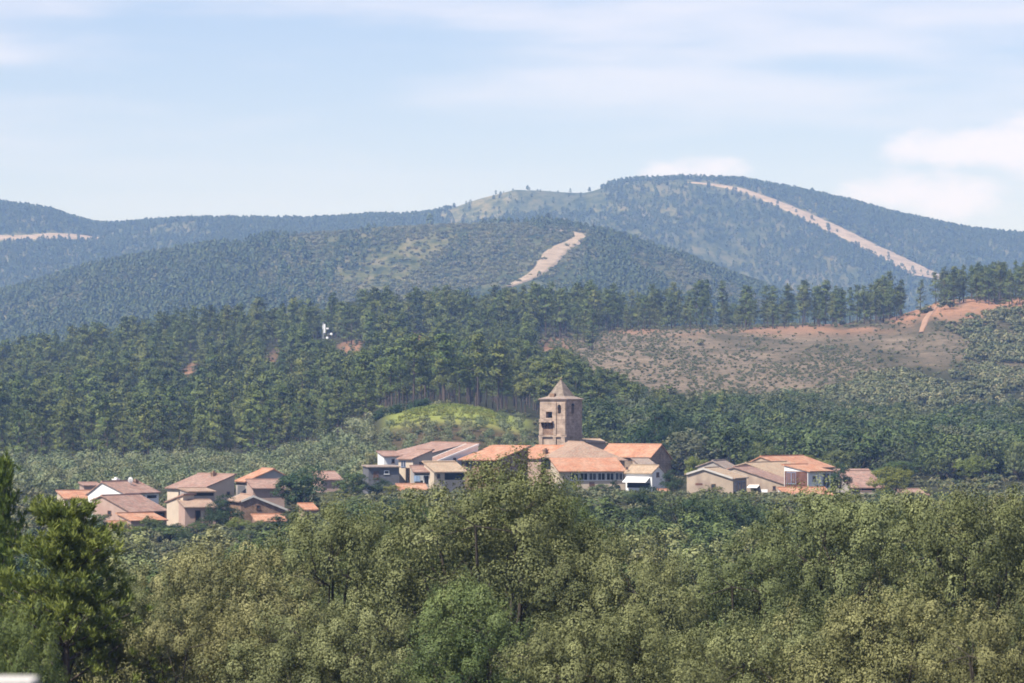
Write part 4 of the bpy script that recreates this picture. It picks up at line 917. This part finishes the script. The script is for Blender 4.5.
# ---------------------------------------------------------------- white parapet close to the camera
def parapet():
    Y = 14.0; r = empty('parapet', (wx(31, Y), Y, -3.2)); tag(r, 'end of a pale concrete parapet at the bottom left corner', 'parapet')
    zt = wz(681, Y) + 3.2; bm = bmesh.new(); add_box(bm, -3.2, -.03, 0, .22, 0, zt - .06); link('wall', bm_mesh('wall', bm), r, (M_CONC,))
    bm = bmesh.new(); add_box(bm, -3.22, 0, -.04, .26, zt - .058, zt); bmesh.ops.bevel(bm, geom=bm.edges, offset=.027, segments=3); link('coping', bm_mesh('coping', bm), r, (M_CONC,))
parapet()

# ================================================================== TREES AND SHRUBS IN PLACE
OAKS = [tree_proto('oak_tree', broadleaf(100 + i, lobes=22 + i % 3 * 2), L_OAK, M_BARK) for i in range(4)]
OAKS_G = [tree_proto('oak_tree', broadleaf(140 + i, lobes=22), L_OAK_GREEN, M_BARK) for i in range(3)]
PINES_N = [tree_proto('pine_tree', near_pine(160 + i), L_PINE_NEAR, M_PINEBARK) for i in range(2)]
MID = [tree_proto('broadleaf_tree', broadleaf(200 + i, Ht=8, Wd=8, lobes=14, subs=18, leaves=34, leaf=.27, sub_r=.14, low=-.85, trunk_frac=.08), L_OAK_GREEN, M_BARK) for i in range(3)]
MID_D = [tree_proto('broadleaf_tree', broadleaf(210 + i, Ht=8, Wd=8, lobes=14, subs=18, leaves=34, leaf=.27, sub_r=.14, low=-.85, trunk_frac=.08), L_OAK_DARK, M_BARK) for i in range(2)]
MID_Y = [tree_proto('broadleaf_tree', broadleaf(220 + i, Ht=8, Wd=8, lobes=14, subs=18, leaves=34, leaf=.27, sub_r=.14, low=-.85, trunk_frac=.08), L_YELLOW, M_BARK) for i in range(2)]
MID_O = [tree_proto('broadleaf_tree', broadleaf(230 + i, Ht=8, Wd=8, lobes=14, subs=18, leaves=34, leaf=.27, sub_r=.14, low=-.85, trunk_frac=.08), L_OAK, M_BARK) for i in range(2)]
FARPINES = [tree_proto('pine_tree', far_pine(300 + i, Ht=14, Wd=(5.4, 6.2, 5.0, 6.6, 6.6, 7.0, 7.4, 4.6, 6.0, 7.2)[i], bare=(.12, .18, .22, .14, .42, .38, .10, .24, .16, .20)[i]), L_PINE, M_PINEBARK) for i in range(10)]
HOLMS = [tree_proto('holm_oak', broadleaf(320 + i, Ht=7, Wd=7, lobes=11, subs=9, leaves=12, leaf=.48, low=-.85, trunk_frac=.05, lobe_r=.22, sub_r=.15), (L_HOLM, L_HOLM_G, L_HOLM, L_OAK_GREEN)[i], M_BARK) for i in range(4)]

def at_px(protos, px, top, wpx, Y, label, cat='tree', i=0, nomH=None, nomW=None, group=None):
    """a tree whose crown top is seen at (px, top) with a crown wpx wide, at distance Y"""
    p = protos[i % len(protos)]; X = wx(px, Y); g = float(height(X, Y)) - .15
    co = np.empty(len(p[1].vertices) * 3, np.float32); p[1].vertices.foreach_get('co', co); co = co.reshape(-1, 3)
    Hn = np.percentile(co[:, 2], 99.5); Wn = 2 * np.percentile(np.hypot(co[:, 0], co[:, 1]), 96)
    Ht = wz(top, Y) - g; return put_tree(p, X, Y, wpx * Y / F / Wn, Ht / Hn, label, cat, group, z=g)
# ---- the near belt
at_px(PINES_N, 66, 503, 185, 118, 'bushy young pine with yellow green needles at the left edge', 'pine', 0)
at_px(PINES_N, -8, 458, 92, 135, 'dark pine cut by the left edge of the view, behind the bushy pine', 'pine', 1)
at_px(OAKS_G, 8, 600, 130, 84, 'light green oak low in the bottom left corner above the pale parapet', 'oak', 0)
at_px(OAKS, 502, 460, 285, 152, 'tallest grey green oak rising in front of the village centre', 'oak', 0)
at_px(OAKS_G, 512, 465, 180, 176, 'greener oak directly behind the crest of the tallest oak', 'oak', 1)
at_px(OAKS, 330, 506, 210, 158, 'wide olive coloured oak left of the tallest oak', 'oak', 1)
at_px(OAKS, 215, 548, 200, 150, 'rounded oak beside the bushy young pine', 'oak', 2)
at_px(OAKS, 625, 535, 190, 150, 'mid height oak right of the tallest oak', 'oak', 3)
at_px(OAKS, 860, 489, 250, 160, 'broad pale oak crown below the right hamlet', 'oak', 1)
at_px(OAKS, 985, 492, 230, 150, 'broad pale oak filling the right edge of the near belt', 'oak', 2)
at_px(OAKS, 750, 533, 210, 152, 'spreading oak below the beige barn', 'oak', 0)
at_px(OAKS, 170, 598, 210, 118, 'low oak at the bottom right of the bushy pine', 'oak', 3)
at_px(OAKS, 320, 590, 230, 116, 'low oak at the bottom edge under the wide olive coloured oak', 'oak', 0)
at_px(OAKS_G, 470, 585, 220, 122, 'greener oak at the bottom edge under the tallest oak', 'oak', 1)
at_px(OAKS, 600, 612, 230, 110, 'low oak at the bottom centre right of the greener oak', 'oak', 2)
at_px(OAKS, 740, 608, 230, 114, 'low oak at the bottom edge under the spreading oak', 'oak', 3)
at_px(OAKS, 880, 592, 240, 112, 'low oak at the bottom edge under the broad pale crown', 'oak', 1)
at_px(OAKS, 1010, 600, 220, 108, 'low oak in the bottom right corner', 'oak', 0)
at_px(OAKS_G, 560, 500, 150, 185, 'greener oak standing behind the right shoulder of the tallest oak', 'oak', 2)
at_px(OAKS, 110, 575, 150, 140, 'small oak between the bushy pine and the rounded oak', 'oak', 1)
at_px(OAKS_G, 400, 500, 130, 190, 'green oak behind the left shoulder of the tallest oak', 'oak', 0)
# ---- named trees round the houses
for k, (protos, px, top, w, Y, lab) in enumerate((
    (MID_D, 303, 466, 62, 578, 'big round dark tree at the right end of the left hamlet'),
    (MID_D, 226, 495, 38, 545, 'dark tree close in front of the cream end wall'),
    (MID_D, 212, 511, 30, 538, 'dark shrubby tree in front of the low pink house door'),
    (MID, 352, 473, 34, 610, 'mid green tree between the left hamlet and the dark shed'),
    (MID_O, 335, 492, 30, 560, 'grey olive tree right of the brown barn'),
    (MID_O, 372, 452, 24, 668, 'slim pale green tree behind the dark shed'),
    (MID_Y, 392, 485, 17, 606, 'small yellow green tree under the white walled house'),
    (MID_D, 378, 478, 34, 612, 'dark tree in front of the dark flat shed'),
    (MID, 362, 496, 60, 540, 'wide green tree below the dark shed'),
    (MID_D, 672, 470, 26, 604, 'dark green tree right of the white awning house'),
    (MID_Y, 696, 456.5, 26, 652, 'round yellow green tree behind the left end of the beige barn'),
    (MID_D, 614.5, 480, 13, 612, 'narrow dark shrubby tree against the church gallery'),
    (MID, 600, 484, 20, 608, 'bright green tree in front of the church gallery'),
    (MID_D, 840, 463, 26, 636, 'dark tree between the brick red house and the detached house'),
    (MID_Y, 893, 467, 46, 606, 'pale yellow green tree covering the detached house'),
    (MID_D, 1004, 444, 74, 730, 'large dark tree at the right edge beyond the village'),
    (MID, 945, 453, 62, 735, 'bright green round tree right of the village'),
    (MID_D, 655, 405, 62, 745, 'spreading dark tree behind the church wing'),
    (MID_D, 688, 418, 56, 735, 'tall dark layered tree right of the church wing'),
    (MID, 525, 441, 18, 668, 'bright shrubby tree behind the orange roof left of the tower'),
    (MID, 150, 516, 24, 532, 'green tree in front of the orange brick annex'),
    (MID, 170, 527, 40, 520, 'leafy tree below the hamlet lane'),
    (MID, 725, 487, 70, 520, 'round green tree below the beige barn wall'),
    (MID_D, 690, 500, 70, 430, 'dark round tree below the white awning house'),
    (MID_D, 745, 500, 80, 440, 'dark round tree below the beige house'),
    (MID, 640, 490, 50, 560, 'green tree below the church gallery'),
    (MID, 560, 480, 44, 570, 'green tree under the dark church side'),
    (MID_O, 790, 497, 60, 560, 'pale tree below the white walled lean-to'))):
    at_px(protos, px, top, w, Y, lab, 'tree', k)
for k, (px, top, w) in enumerate(((98, 514, 26), (122, 521, 24), (140, 526, 30), (158, 520, 22), (176, 523, 26), (196, 521, 24), (214, 524, 30), (240, 517, 26), (262, 520, 30), (282, 514, 28), (298, 508, 30), (318, 512, 30), (338, 507, 28), (110, 532, 36), (190, 532, 40), (250, 530, 40), (300, 526, 40), (346, 520, 40))):
    pr = (MID, MID_O, MID_Y, MID, MID_D)[k % 5]; hue = ('mid green', 'grey olive', 'yellow green', 'mid green', 'dark green')[k % 5]
    at_px(pr, px, top, w, 536 - (k > 12) * 26 - 2 * (k % 3), f'small {hue} tree in the gardens along the front of the left hamlet', 'tree', k, group=f'{hue} garden trees in front of the left hamlet')
# ---- looser mid-distance trees on the slope between the near belt and the village
def clear_of_houses(X, Y):
    for o in list(bpy.data.objects):
        pass
HOUSES = [(o.location.x, o.location.y, 9.0) for o in scene.objects if o.type == 'EMPTY' and o.get('category') in ('house', 'annex', 'shed', 'barn', 'church', 'gallery', 'church wing', 'bell tower', 'porch')]
def free(x, y, m=0.0): return all((x - a) ** 2 + (y - b) ** 2 > (r + m) ** 2 for a, b, r in HOUSES)
rg = np.random.default_rng(5); placed = []
for k in range(4000):
    if len(placed) > 190: break
    Y = rg.uniform(215, 535); px = rg.uniform(-30, 1054); X = wx(px, Y)
    if Y > 528 and 60 < px < 320: continue
    if any((X - a) ** 2 + (Y - b) ** 2 < 5.0 ** 2 for a, b in placed) or not free(X, Y, 4): continue
    g = float(height(X, Y)); Ht = rg.uniform(4.5, 8.0)
    lim = 545 if px < 330 else 497 if px < 640 else 491
    if px < 330: lim = 522 + rg.uniform(0, 22)
    row = HY - F * (g + Ht) / Y
    if row < lim: Ht = wz(lim + rg.uniform(0, 15), Y) - g
    if Ht < 2.5: continue
    placed.append((X, Y)); q = rg.random()
    protos = MID if q < .5 else MID_D if q < .68 else MID_O if q < .93 else MID_Y
    side = 'below the left hamlet' if px < 340 else 'below the church' if px < 680 else 'below the right hamlet'
    hue = {id(MID): 'mid green', id(MID_D): 'dark green', id(MID_O): 'grey olive', id(MID_Y): 'yellow green'}[id(protos)]
    put_tree(protos[k % len(protos)], X, Y, Ht / 8 * rg.uniform(.95, 1.25), Ht / 8, f'{hue} tree on the valley floor {side}', 'tree', f'{hue} trees {side}')

# ---- olive grove behind the left hamlet and on the knoll: small grey trees, one mesh each
OLIVES = [bush_mesh(400 + i, 3.8, 3.4, 10, 34, .42, .5, name='olive_tree') for i in range(4)]
for m_ in OLIVES: m_.materials.append(L_OLIVE)
cand = []
for Y in np.arange(668, 860, 6.2):
    for px in np.arange(-40, 395, 5.0 * F / Y):
        cand.append((px + rg.normal() * 3, Y + rg.normal() * 1.2, 'grove'))
for Y in np.arange(702, 848, 8.5):
    for px in np.arange(388, 535, 3.8 * F / Y): cand.append((px + rg.normal() * 3, Y + rg.normal() * .8, 'knoll'))
ol_src = []; rest = []; n_ol = 0
for px, Y, zone in cand:
    X = wx(px, Y)
    if not free(X, Y, 1.5): continue
    if zone == 'grove' and px > 370 and Y > 760: continue
    if zone == 'knoll' and px < 500 and Y > 826: continue
    g = float(height(X, Y)); s = rg.uniform(.75, 1.2) if zone == 'grove' else rg.uniform(.55, .85)
    if n_ol < 285:
        o = bpy.data.objects.new('olive_tree', OLIVES[n_ol % 4]); COL.objects.link(o); o.location = (X, Y, g - .05); o.scale = (s, s, s * rg.uniform(.8, 1.1)); o.rotation_euler = (0, 0, rg.uniform(0, 6))
        if zone == 'grove': tag(o, 'small grey green olive tree in the grove behind the left hamlet', 'olive tree', 'olive trees of the grove behind the left hamlet')
        else: tag(o, 'small olive tree on the terraced knoll left of the tower', 'olive tree', 'olive trees on the knoll terraces')
        n_ol += 1; ol_src.append(o)
    else: rest.append((X, Y, g, s))
if rest:
    R = np.array(rest); scatter('olive_grove', R[:, 0], R[:, 1], R[:, 2], R[:, 3], [[o] for o in ol_src[:4]], 'far rows of the olive grove')

def hedge(pts, label, nm='hedge', mat=L_OAK_DARK, hh=1.1, ww=.8, group=None, cat='hedge', m=46, leaf=.42):
    bm_V = []; tin = []; rg_ = np.random.default_rng(int(pts[0][1] * 7)); n = 60; t = np.sort(rg_.uniform(0, len(pts) - 1, n)); ii = np.arange(len(pts)); pts = np.array(pts, float)
    PX, YY = np.interp(t, ii, pts[:, 0]), np.interp(t, ii, pts[:, 1]); X = wx(PX, YY); Z = height(X, YY)
    for x, y, z in zip(X, YY, Z):
        e = sph(rg_, m); P_ = np.array([x, y, z + hh * .8]) + e * np.array([ww, ww, hh]) * rg_.uniform(.6, 1.2, (m, 1)); s = leaf * rg_.uniform(.6, 1.3, m)
        bm_V.append(leaf_quads(P_, e * .8 + (0, 0, .4) + rg_.normal(size=(m, 3)) * .3, s, s * .6, rg_, .1)); tin.append(rg_.uniform(.1, .8, m))
    o = link(nm, quads_mesh(nm, np.concatenate(bm_V), np.concatenate(tin)), None, (mat,)); tag(o, label, cat, group)
hedge([(372, 862), (395, 872), (415, 884), (430, 890)], 'dark hedge along the upper left edge of the grassy knoll')
for q, Yv in enumerate(np.arange(832, 890, 8.0)):
    hedge([(388 + 4 * q, Yv - 3), (430, Yv), (470, Yv + 1), (505 - 2 * q, Yv - 4)], 'low bright green crop row on the top of the grassy knoll', 'crop_row', L_YELLOW, .35, .55, 'crop rows on the grassy knoll', 'crop row', 26, .3)
# ---- pinewood on the left and middle slope
LEFT_EDGE = 884
def pine_zone(px, Y):
    n = fbm(np.array([px / 23.0]), np.array([Y / 30.0]), 77, 3)[0]
    if Y < 1060:
        lo = 872 + 14 * n if px < 372 else 905
        if px < 372: return lo < Y
        if px < 560: return Y > 891 + 8 * n
        if px < 640: return Y > 880 + 60 * n
        if px < 735: return Y > 905 and rg.random() < .35
        return False
    if px < 560: return Y < 1600
    edge = 1150 + (640 - px) * .5
    if px < 600: return Y < 1600 and not (1230 < Y < 1420 and px > 575 + 30 * n)
    return Y > 1415 + 40 * n and Y < 1540
pts = []
for Y in np.arange(872, 1600, 7.4):
    for X in np.arange(wx(-60, Y), wx(1084, Y), 6.8):
        x = X + rg.uniform(-3.2, 3.2); y = Y + rg.uniform(-3.5, 3.5); px = CX + F * x / y
        if pine_zone(px, y): pts.append((x, y, px))
P = np.array(pts)
red, _, _, _ = cover_masks(P[:, 0], P[:, 1])
clearing = (P[:, 1] < 1400) & (red > .3); keep = ~clearing
ridge_r = (P[:, 1] > 1400) & (P[:, 2] > 600)
# thin the ridge on the right: clumps and gaps, dense grove at the very right
dens = np.where(P[:, 2] > 935, .95, np.where((P[:, 2] > 905), .06, .40 + .5 * (fbm(P[:, 2] / 22, P[:, 1] * 0, 91, 2) > .52)))
keep &= ~ridge_r | (rg.random(len(P)) < dens)
keep &= ~near_track(P[:, 0], P[:, 1], 3)
P = P[keep]
hs = rg.uniform(.62, 1.18, len(P)) * np.where(fbm(P[:, 0] / 22, P[:, 1] / 30, 61, 2) > .54, .74, 1.0)
ridge_r = (P[:, 1] > 1400) & (P[:, 2] > 600)
hs[ridge_r] *= rg.uniform(.75, 1.15, ridge_r.sum()); far_r = ridge_r & (P[:, 2] > 930); hs[far_r] = rg.uniform(.72, .98, far_r.sum())
late = (P[:, 1] > 1380) & (P[:, 2] > 330) & ~ridge_r; hs[late] *= 1.12
# young trees stand in front of the clearings and the bare hillside
zz = height(P[:, 0], P[:, 1]); CLEAR = ((313, 322, 337, 341, 1400), (337, 340, 365, 354, 1400), (266, 352, 277, 364, 1380), (182, 367, 196, 375, 1330), (540, 340, 576, 350, 1440), (412, 335, 428, 342, 1460))
for (xa, ya, xb, yb, ylim) in CLEAR:
    cxp, cyp = hit((xa + xb) / 2, yb + 2)
    inx = (P[:, 2] > xa - 3) & (P[:, 2] < xb + 3)
    room = (zz - (HY - (yb + rg.uniform(-4, 3, len(P)))) * P[:, 1] / F)     # negative of the height that still shows the ground behind
    cap = np.clip(-room / 13.5, 0, 2); front = inx & (P[:, 1] < cyp + 25) & (P[:, 1] > cyp - 330)
    hs = np.where(front, np.minimum(hs, cap), hs)
    back = inx & (P[:, 1] > cyp - 45) & (P[:, 1] < cyp + 35); hs = np.where(back & (rg.random(len(P)) < .7), 0, hs)
low_r = (P[:, 2] > 572) & (P[:, 1] < 1300) & ~ridge_r
cap = ((HY - np.interp(P[:, 2], [560, 590, 640, 690, 740], [345, 362, 378, 388, 384]) - rg.uniform(0, 10, len(P))) * P[:, 1] / F - zz) / 13.5
hs = np.where(low_r, np.minimum(hs, np.maximum(cap, 0)), hs)
ok = hs > .3; P, hs, ridge_r = P[ok], hs[ok], ridge_r[ok]
# which show largest: nearest rows in each column strip, and the ridge pines against the hillside
score = np.where(ridge_r, 1015 + (P[:, 1] - 1400) * .9, P[:, 1]) - hs * 20
order = np.argsort(score); ind = np.zeros(len(P), bool); ind[order[:285]] = True
zz = height(P[:, 0], P[:, 1]); proto_objs = {}
for k in np.where(ind)[0]:
    x, y, px = P[k]; i = int(rg.integers(0, 10)) if ridge_r[k] else int(rg.integers(4, 6)) if 385 < px < 640 else int(rg.choice([0, 1, 2, 3, 6, 7, 8, 9]))
    if ridge_r[k]: lab, grp = ('pine in the dense stand on the ridge at the far right', 'pines of the far right ridge stand') if px > 930 else ('pine standing above red earth on the ridge skyline', 'scattered pines above the red earth bank')
    elif px < 372: lab, grp = ('pine on the lower edge of the dark forest behind the olive grove', 'pines along the lower forest edge')
    elif px < 545: lab, grp = ('tall pine at the top of the grassy knoll left of the tower', 'pines above the grassy knoll')
    else: lab, grp = ('pine in the dark stand behind the church tower', 'pines behind the church tower')
    s = float(hs[k]); o = put_tree(FARPINES[i], x, y, s * rg.uniform(.85, 1.2) * (1.15 if ridge_r[k] else 1), s, lab, 'pine', grp, z=float(zz[k]) - .2)
    proto_objs.setdefault(i, [c for c in o.children])
R = P[~ind]
scatter('pine_forest', R[:, 0], R[:, 1], zz[~ind], hs[~ind], [proto_objs[i] for i in sorted(proto_objs)], 'dense pine forest climbing the left slope', 3, -.2)

# ---- holm oaks on the lower right slope
pts = []
for k in range(6000):
    Y = rg.uniform(720, 1240); px = rg.uniform(560, 1070)
    n = fbm(np.array([px / 40]), np.array([Y / 45]), 33, 3)[0]
    if Y < 800 and px < 640: continue
    if Y > 900 and px < 600: continue
    d = 1.0 if Y < 960 else np.interp(Y, [960, 1020, 1090, 1180], [.95, .6, .2, .0]) + (n - .5) * 1.6
    if rg.random() > d: continue
    X = wx(px, Y); 
    if not free(X, Y, 4): continue
    pts.append((X, Y, px))
sel = []; grid = {}
for x, y, px in pts:
    c = (int(x // 5), int(y // 5))
    if any((x - a) ** 2 + (y - b) ** 2 < 4.4 ** 2 for i in (-1, 0, 1) for j in (-1, 0, 1) for a, b in grid.get((c[0] + i, c[1] + j), ())): continue
    grid.setdefault(c, []).append((x, y)); sel.append((x, y, px))
sel.sort(key=lambda p: p[1]); P = np.array(sel); zz = height(P[:, 0], P[:, 1]); hs = rg.uniform(.6, 1.3, len(P)) * np.interp(P[:, 1], [900, 1200], [1, .72])
cap = ((HY - np.interp(P[:, 2], [560, 590, 640, 690, 740, 800, 860, 950, 1024], [352, 364, 382, 392, 388, 386, 398, 400, 394]) - rg.uniform(0, 14, len(P))) * P[:, 1] / F - zz) / 7.4
hs = np.minimum(hs, cap); ok = hs > .28; P, zz, hs = P[ok], zz[ok], hs[ok]
holm_objs = {}
for k in range(min(270, len(P))):
    x, y, px = P[k]; i = k % 4; s = float(hs[k])
    reg = 'behind the church wing' if px < 720 else 'on the slope above the right hamlet' if px < 860 else 'on the far right lower slope'
    o = put_tree(HOLMS[i], x, y, s * rg.uniform(.9, 1.2), s, f'rounded dark holm oak {reg}', 'holm oak', f'holm oaks {reg}', z=float(zz[k]) - .2)
    holm_objs.setdefault(i, [c for c in o.children])
if len(P) > 270:
    scatter('oak_wood', P[270:, 0], P[270:, 1], zz[270:], hs[270:], [holm_objs[i] for i in range(4)], 'oak scrub wood on the right slope', 4, -.2)

for k in range(16):
    px = 700 + 24 * k + rg.uniform(-9, 9); Y = rg.uniform(672, 752); X = wx(px, Y)
    if not free(X, Y, 4): continue
    q = k % 3; put_tree((MID, MID_O, MID_Y)[q if q < 2 or k % 2 else 0][k % 2], X, Y, rg.uniform(.6, .95), rg.uniform(.5, .85), 'rounded green tree at the foot of the wood behind the right hamlet', 'tree', 'trees at the foot of the wood behind the right hamlet')
# ---- scrub on the open right slope, knoll hedge, undergrowth
SCRUBS = []
for i, nm in enumerate(('bush', 'bush', 'bush')):
    o = bpy.data.objects.new('bush', bush_mesh(500 + i, 2.4, 1.5, 7, 20, .5)); COL.objects.link(o); o.data.materials.append(L_SCRUB); SCRUBS.append(o)
for o, (px, Y, s) in zip(SCRUBS, ((927, 1432, 2.2), (946, 1428, 2.6), (700, 1330, 1.6))):
    X = wx(px, Y); o.location = (X, Y, float(height(X, Y)) - .1); o.scale = (s, s, s)
for o, lab in zip(SCRUBS, ('low bush left of the footpath on the red bank', 'dark bush right of the footpath on the red bank', 'bush alone on the dry clearing')): tag(o, lab, 'bush')
n = 42000; Y = rg.uniform(985, 1570, n); px = rg.uniform(545, 1090, n); X = wx(px, Y)
nn = fbm(X / 20, Y / 150, 44, 4); red, grass, dry, mtn = cover_masks(X, Y)
keep = (rg.random(n) < np.clip((nn - .36) * 3.2, .08, 1) * np.where(red > .4, .4, 1) * (1 - .35 * dry)) & ~((px < 600) & (Y < 1200)) & ~near_track(X, Y, 2.5)
big = (px + (nn - .5) * 260 + rg.normal(0, 10, n) > 962) & (Y > 1250) & (Y < 1420)
X, Y, S = X[keep], Y[keep], (rg.uniform(.25, .95, n) ** 1.3 * np.where(big, 2.0, np.where((Y < 1210 + 120 * (nn - .5)) & (dry < .35), 1.9, np.where(dry > .4, .62, 1.0))))[keep]
scatter('scrub', X, Y, height(X, Y), S, [[o] for o in SCRUBS], 'low scrub over the open right slope', 5)
n = 1500; Y = rg.uniform(1180, 1480, n); px = rg.uniform(170, 580, n); X = wx(px, Y); red, _, _, _ = cover_masks(X, Y); keep = red > .05
scatter('clearing_scrub', X[keep], Y[keep], height(X[keep], Y[keep]), rg.uniform(.25, .8, keep.sum()), [[o] for o in SCRUBS], 'scrub in the small clearings of the pine forest', 15)
n = 40000; Y = np.sqrt(rg.uniform(2300 ** 2, 3420 ** 2, n)); px = rg.uniform(-100, 900, n); X = wx(px, Y); nn = fbm(X / 40, Y / 260, 58, 4); keep = (rg.random(n) < np.clip((nn - .40) * 4.5, .16, .95)) & (~near_track(X, Y, 3) | (rg.random(n) < .08))
scatter('hill_scrub', X[keep], Y[keep], height(X[keep], Y[keep]), rg.uniform(.5, 2.2, keep.sum()), [[o] for o in SCRUBS], 'low scrub over the open middle ridge', 16)
# undergrowth at forest edges, knoll hedge
n = 16000; Y = rg.uniform(330, 905, n); px = rg.uniform(-60, 1090, n); X = wx(px, Y); nn = fbm(X / 9, Y / 12, 48, 3)
_, grass, _, _ = cover_masks(X, Y)
keep = ((nn > .5) | (Y < 640)) & (grass < .2) & np.array([free(a, b, 1.5) for a, b in zip(X, Y)])
scatter('undergrowth', X[keep], Y[keep], height(X[keep], Y[keep]), rg.uniform(.3, .9, keep.sum()), [[o] for o in SCRUBS], 'bushes and weeds on the valley ground', 6)

# ---- woods of the mountains: thousands of small crowns, uncountable
def mtn_tree(seed, Ht, Wd, name):
    rg_ = np.random.default_rng(seed); n = 46; t = rg_.random(n) ** .8; r = Wd / 2 * np.sqrt(np.clip(1 - (2 * t - .85) ** 2, .05, 1)) * rg_.uniform(.5, 1.05, n); az = rg_.uniform(0, 6.283, n)
    Pp = np.stack([np.cos(az) * r, np.sin(az) * r, Ht * (.18 + .8 * t)], 1); nr = np.stack([np.cos(az), np.sin(az), np.full(n, .8)], 1) + rg_.normal(size=(n, 3)) * .4
    S = Wd * .42 * rg_.uniform(.7, 1.3, n); return quads_mesh(name, leaf_quads(Pp, nr, S, S * .8, rg_, .2), rg_.uniform(.1, .9, n))
MT = []
for i, (px, Y, Ht, Wd) in enumerate(((548, 3290, 11, 7), (430, 3290, 12, 6), (812, 5190, 10, 6))):
    o = bpy.data.objects.new('hilltop_tree', mtn_tree(600 + i, Ht, Wd, 'hilltop_tree')); COL.objects.link(o); o.data.materials.append(L_MTN); X = wx(px, Y); o.location = (X, Y, float(height(X, Y)) - .3)
    tag(o, ('small dark tree beside the bend of the dirt track on the middle ridge', 'dark tree on the crest of the middle ridge', 'tree on the skyline right of the firebreak')[i], 'tree'); MT.append(o)
def mtn_scatter(name, n, y0, y1, dens, smin, smax, label, seed):
    rg_ = np.random.default_rng(seed); Y = np.sqrt(rg_.uniform(y0 ** 2, y1 ** 2, n)); px = rg_.uniform(-160, 1184, n); X = wx(px, Y)
    keep = rg_.random(n) < dens(px, Y, X); keep &= ~near_track(X, Y, 5) | (rg_.random(n) < .03); X, Y = X[keep], Y[keep]
    scatter(name, X, Y, height(X, Y), rg_.uniform(smin, smax, len(X)), [[o] for o in MT], label, seed, -.4)
sm = lambda a, b, v: np.clip((v - a) / (b - a), 0, 1)
def d_mid(px, Y, X):
    n = fbm(X / 70, Y / 420, 51, 4)
    wood = np.maximum(1 - sm(170, 330, px + (n - .5) * 260), sm(560, 620, px + (n - .5) * 120))
    op = np.exp(-((px - 430) / 120) ** 2); wood = wood * (1 - .6 * op)
    return np.clip(wood * (.45 + (n - .5) * 2.2) + (n - .5) * 1.3 + .14, 0, 1)
mtn_scatter('middle_ridge_wood', 90000, 2150, 3480, d_mid, .14, .72, 'dark wood and scrub over the middle ridge', 8)
def d_far(px, Y, X):
    n = fbm(X / 110, Y / 600, 53, 4); crest = sm(5120, 5200, Y)
    right = sm(640, 700, px - (5200 - Y) * .02 * 0)
    base = np.where(px < 440, .62, np.where(px < 600, .2, .42)) + (n - .5) * 1.3
    fb = np.interp(px, [688, 740, 800, 860, 936], [5230, 5100, 4850, 4600, 4350])
    base = np.where((px > 690) & (Y > fb), .75 + (n - .5) * .8, base)
    base = np.where((px > 455) & (px < 600) & (Y > 4800), base * .22, base)
    base = base + crest * np.where((px > 600) | (px < 430), .5, 0.02)
    base = np.where((px > 448) & (px < 605) & (Y > 4850), base * .25, base)
    return np.clip(base, 0, 1)
mtn_scatter('far_ridge_wood', 80000, 4150, 5350, d_far, .22, .68, 'hazy wood over the far mountain', 9)
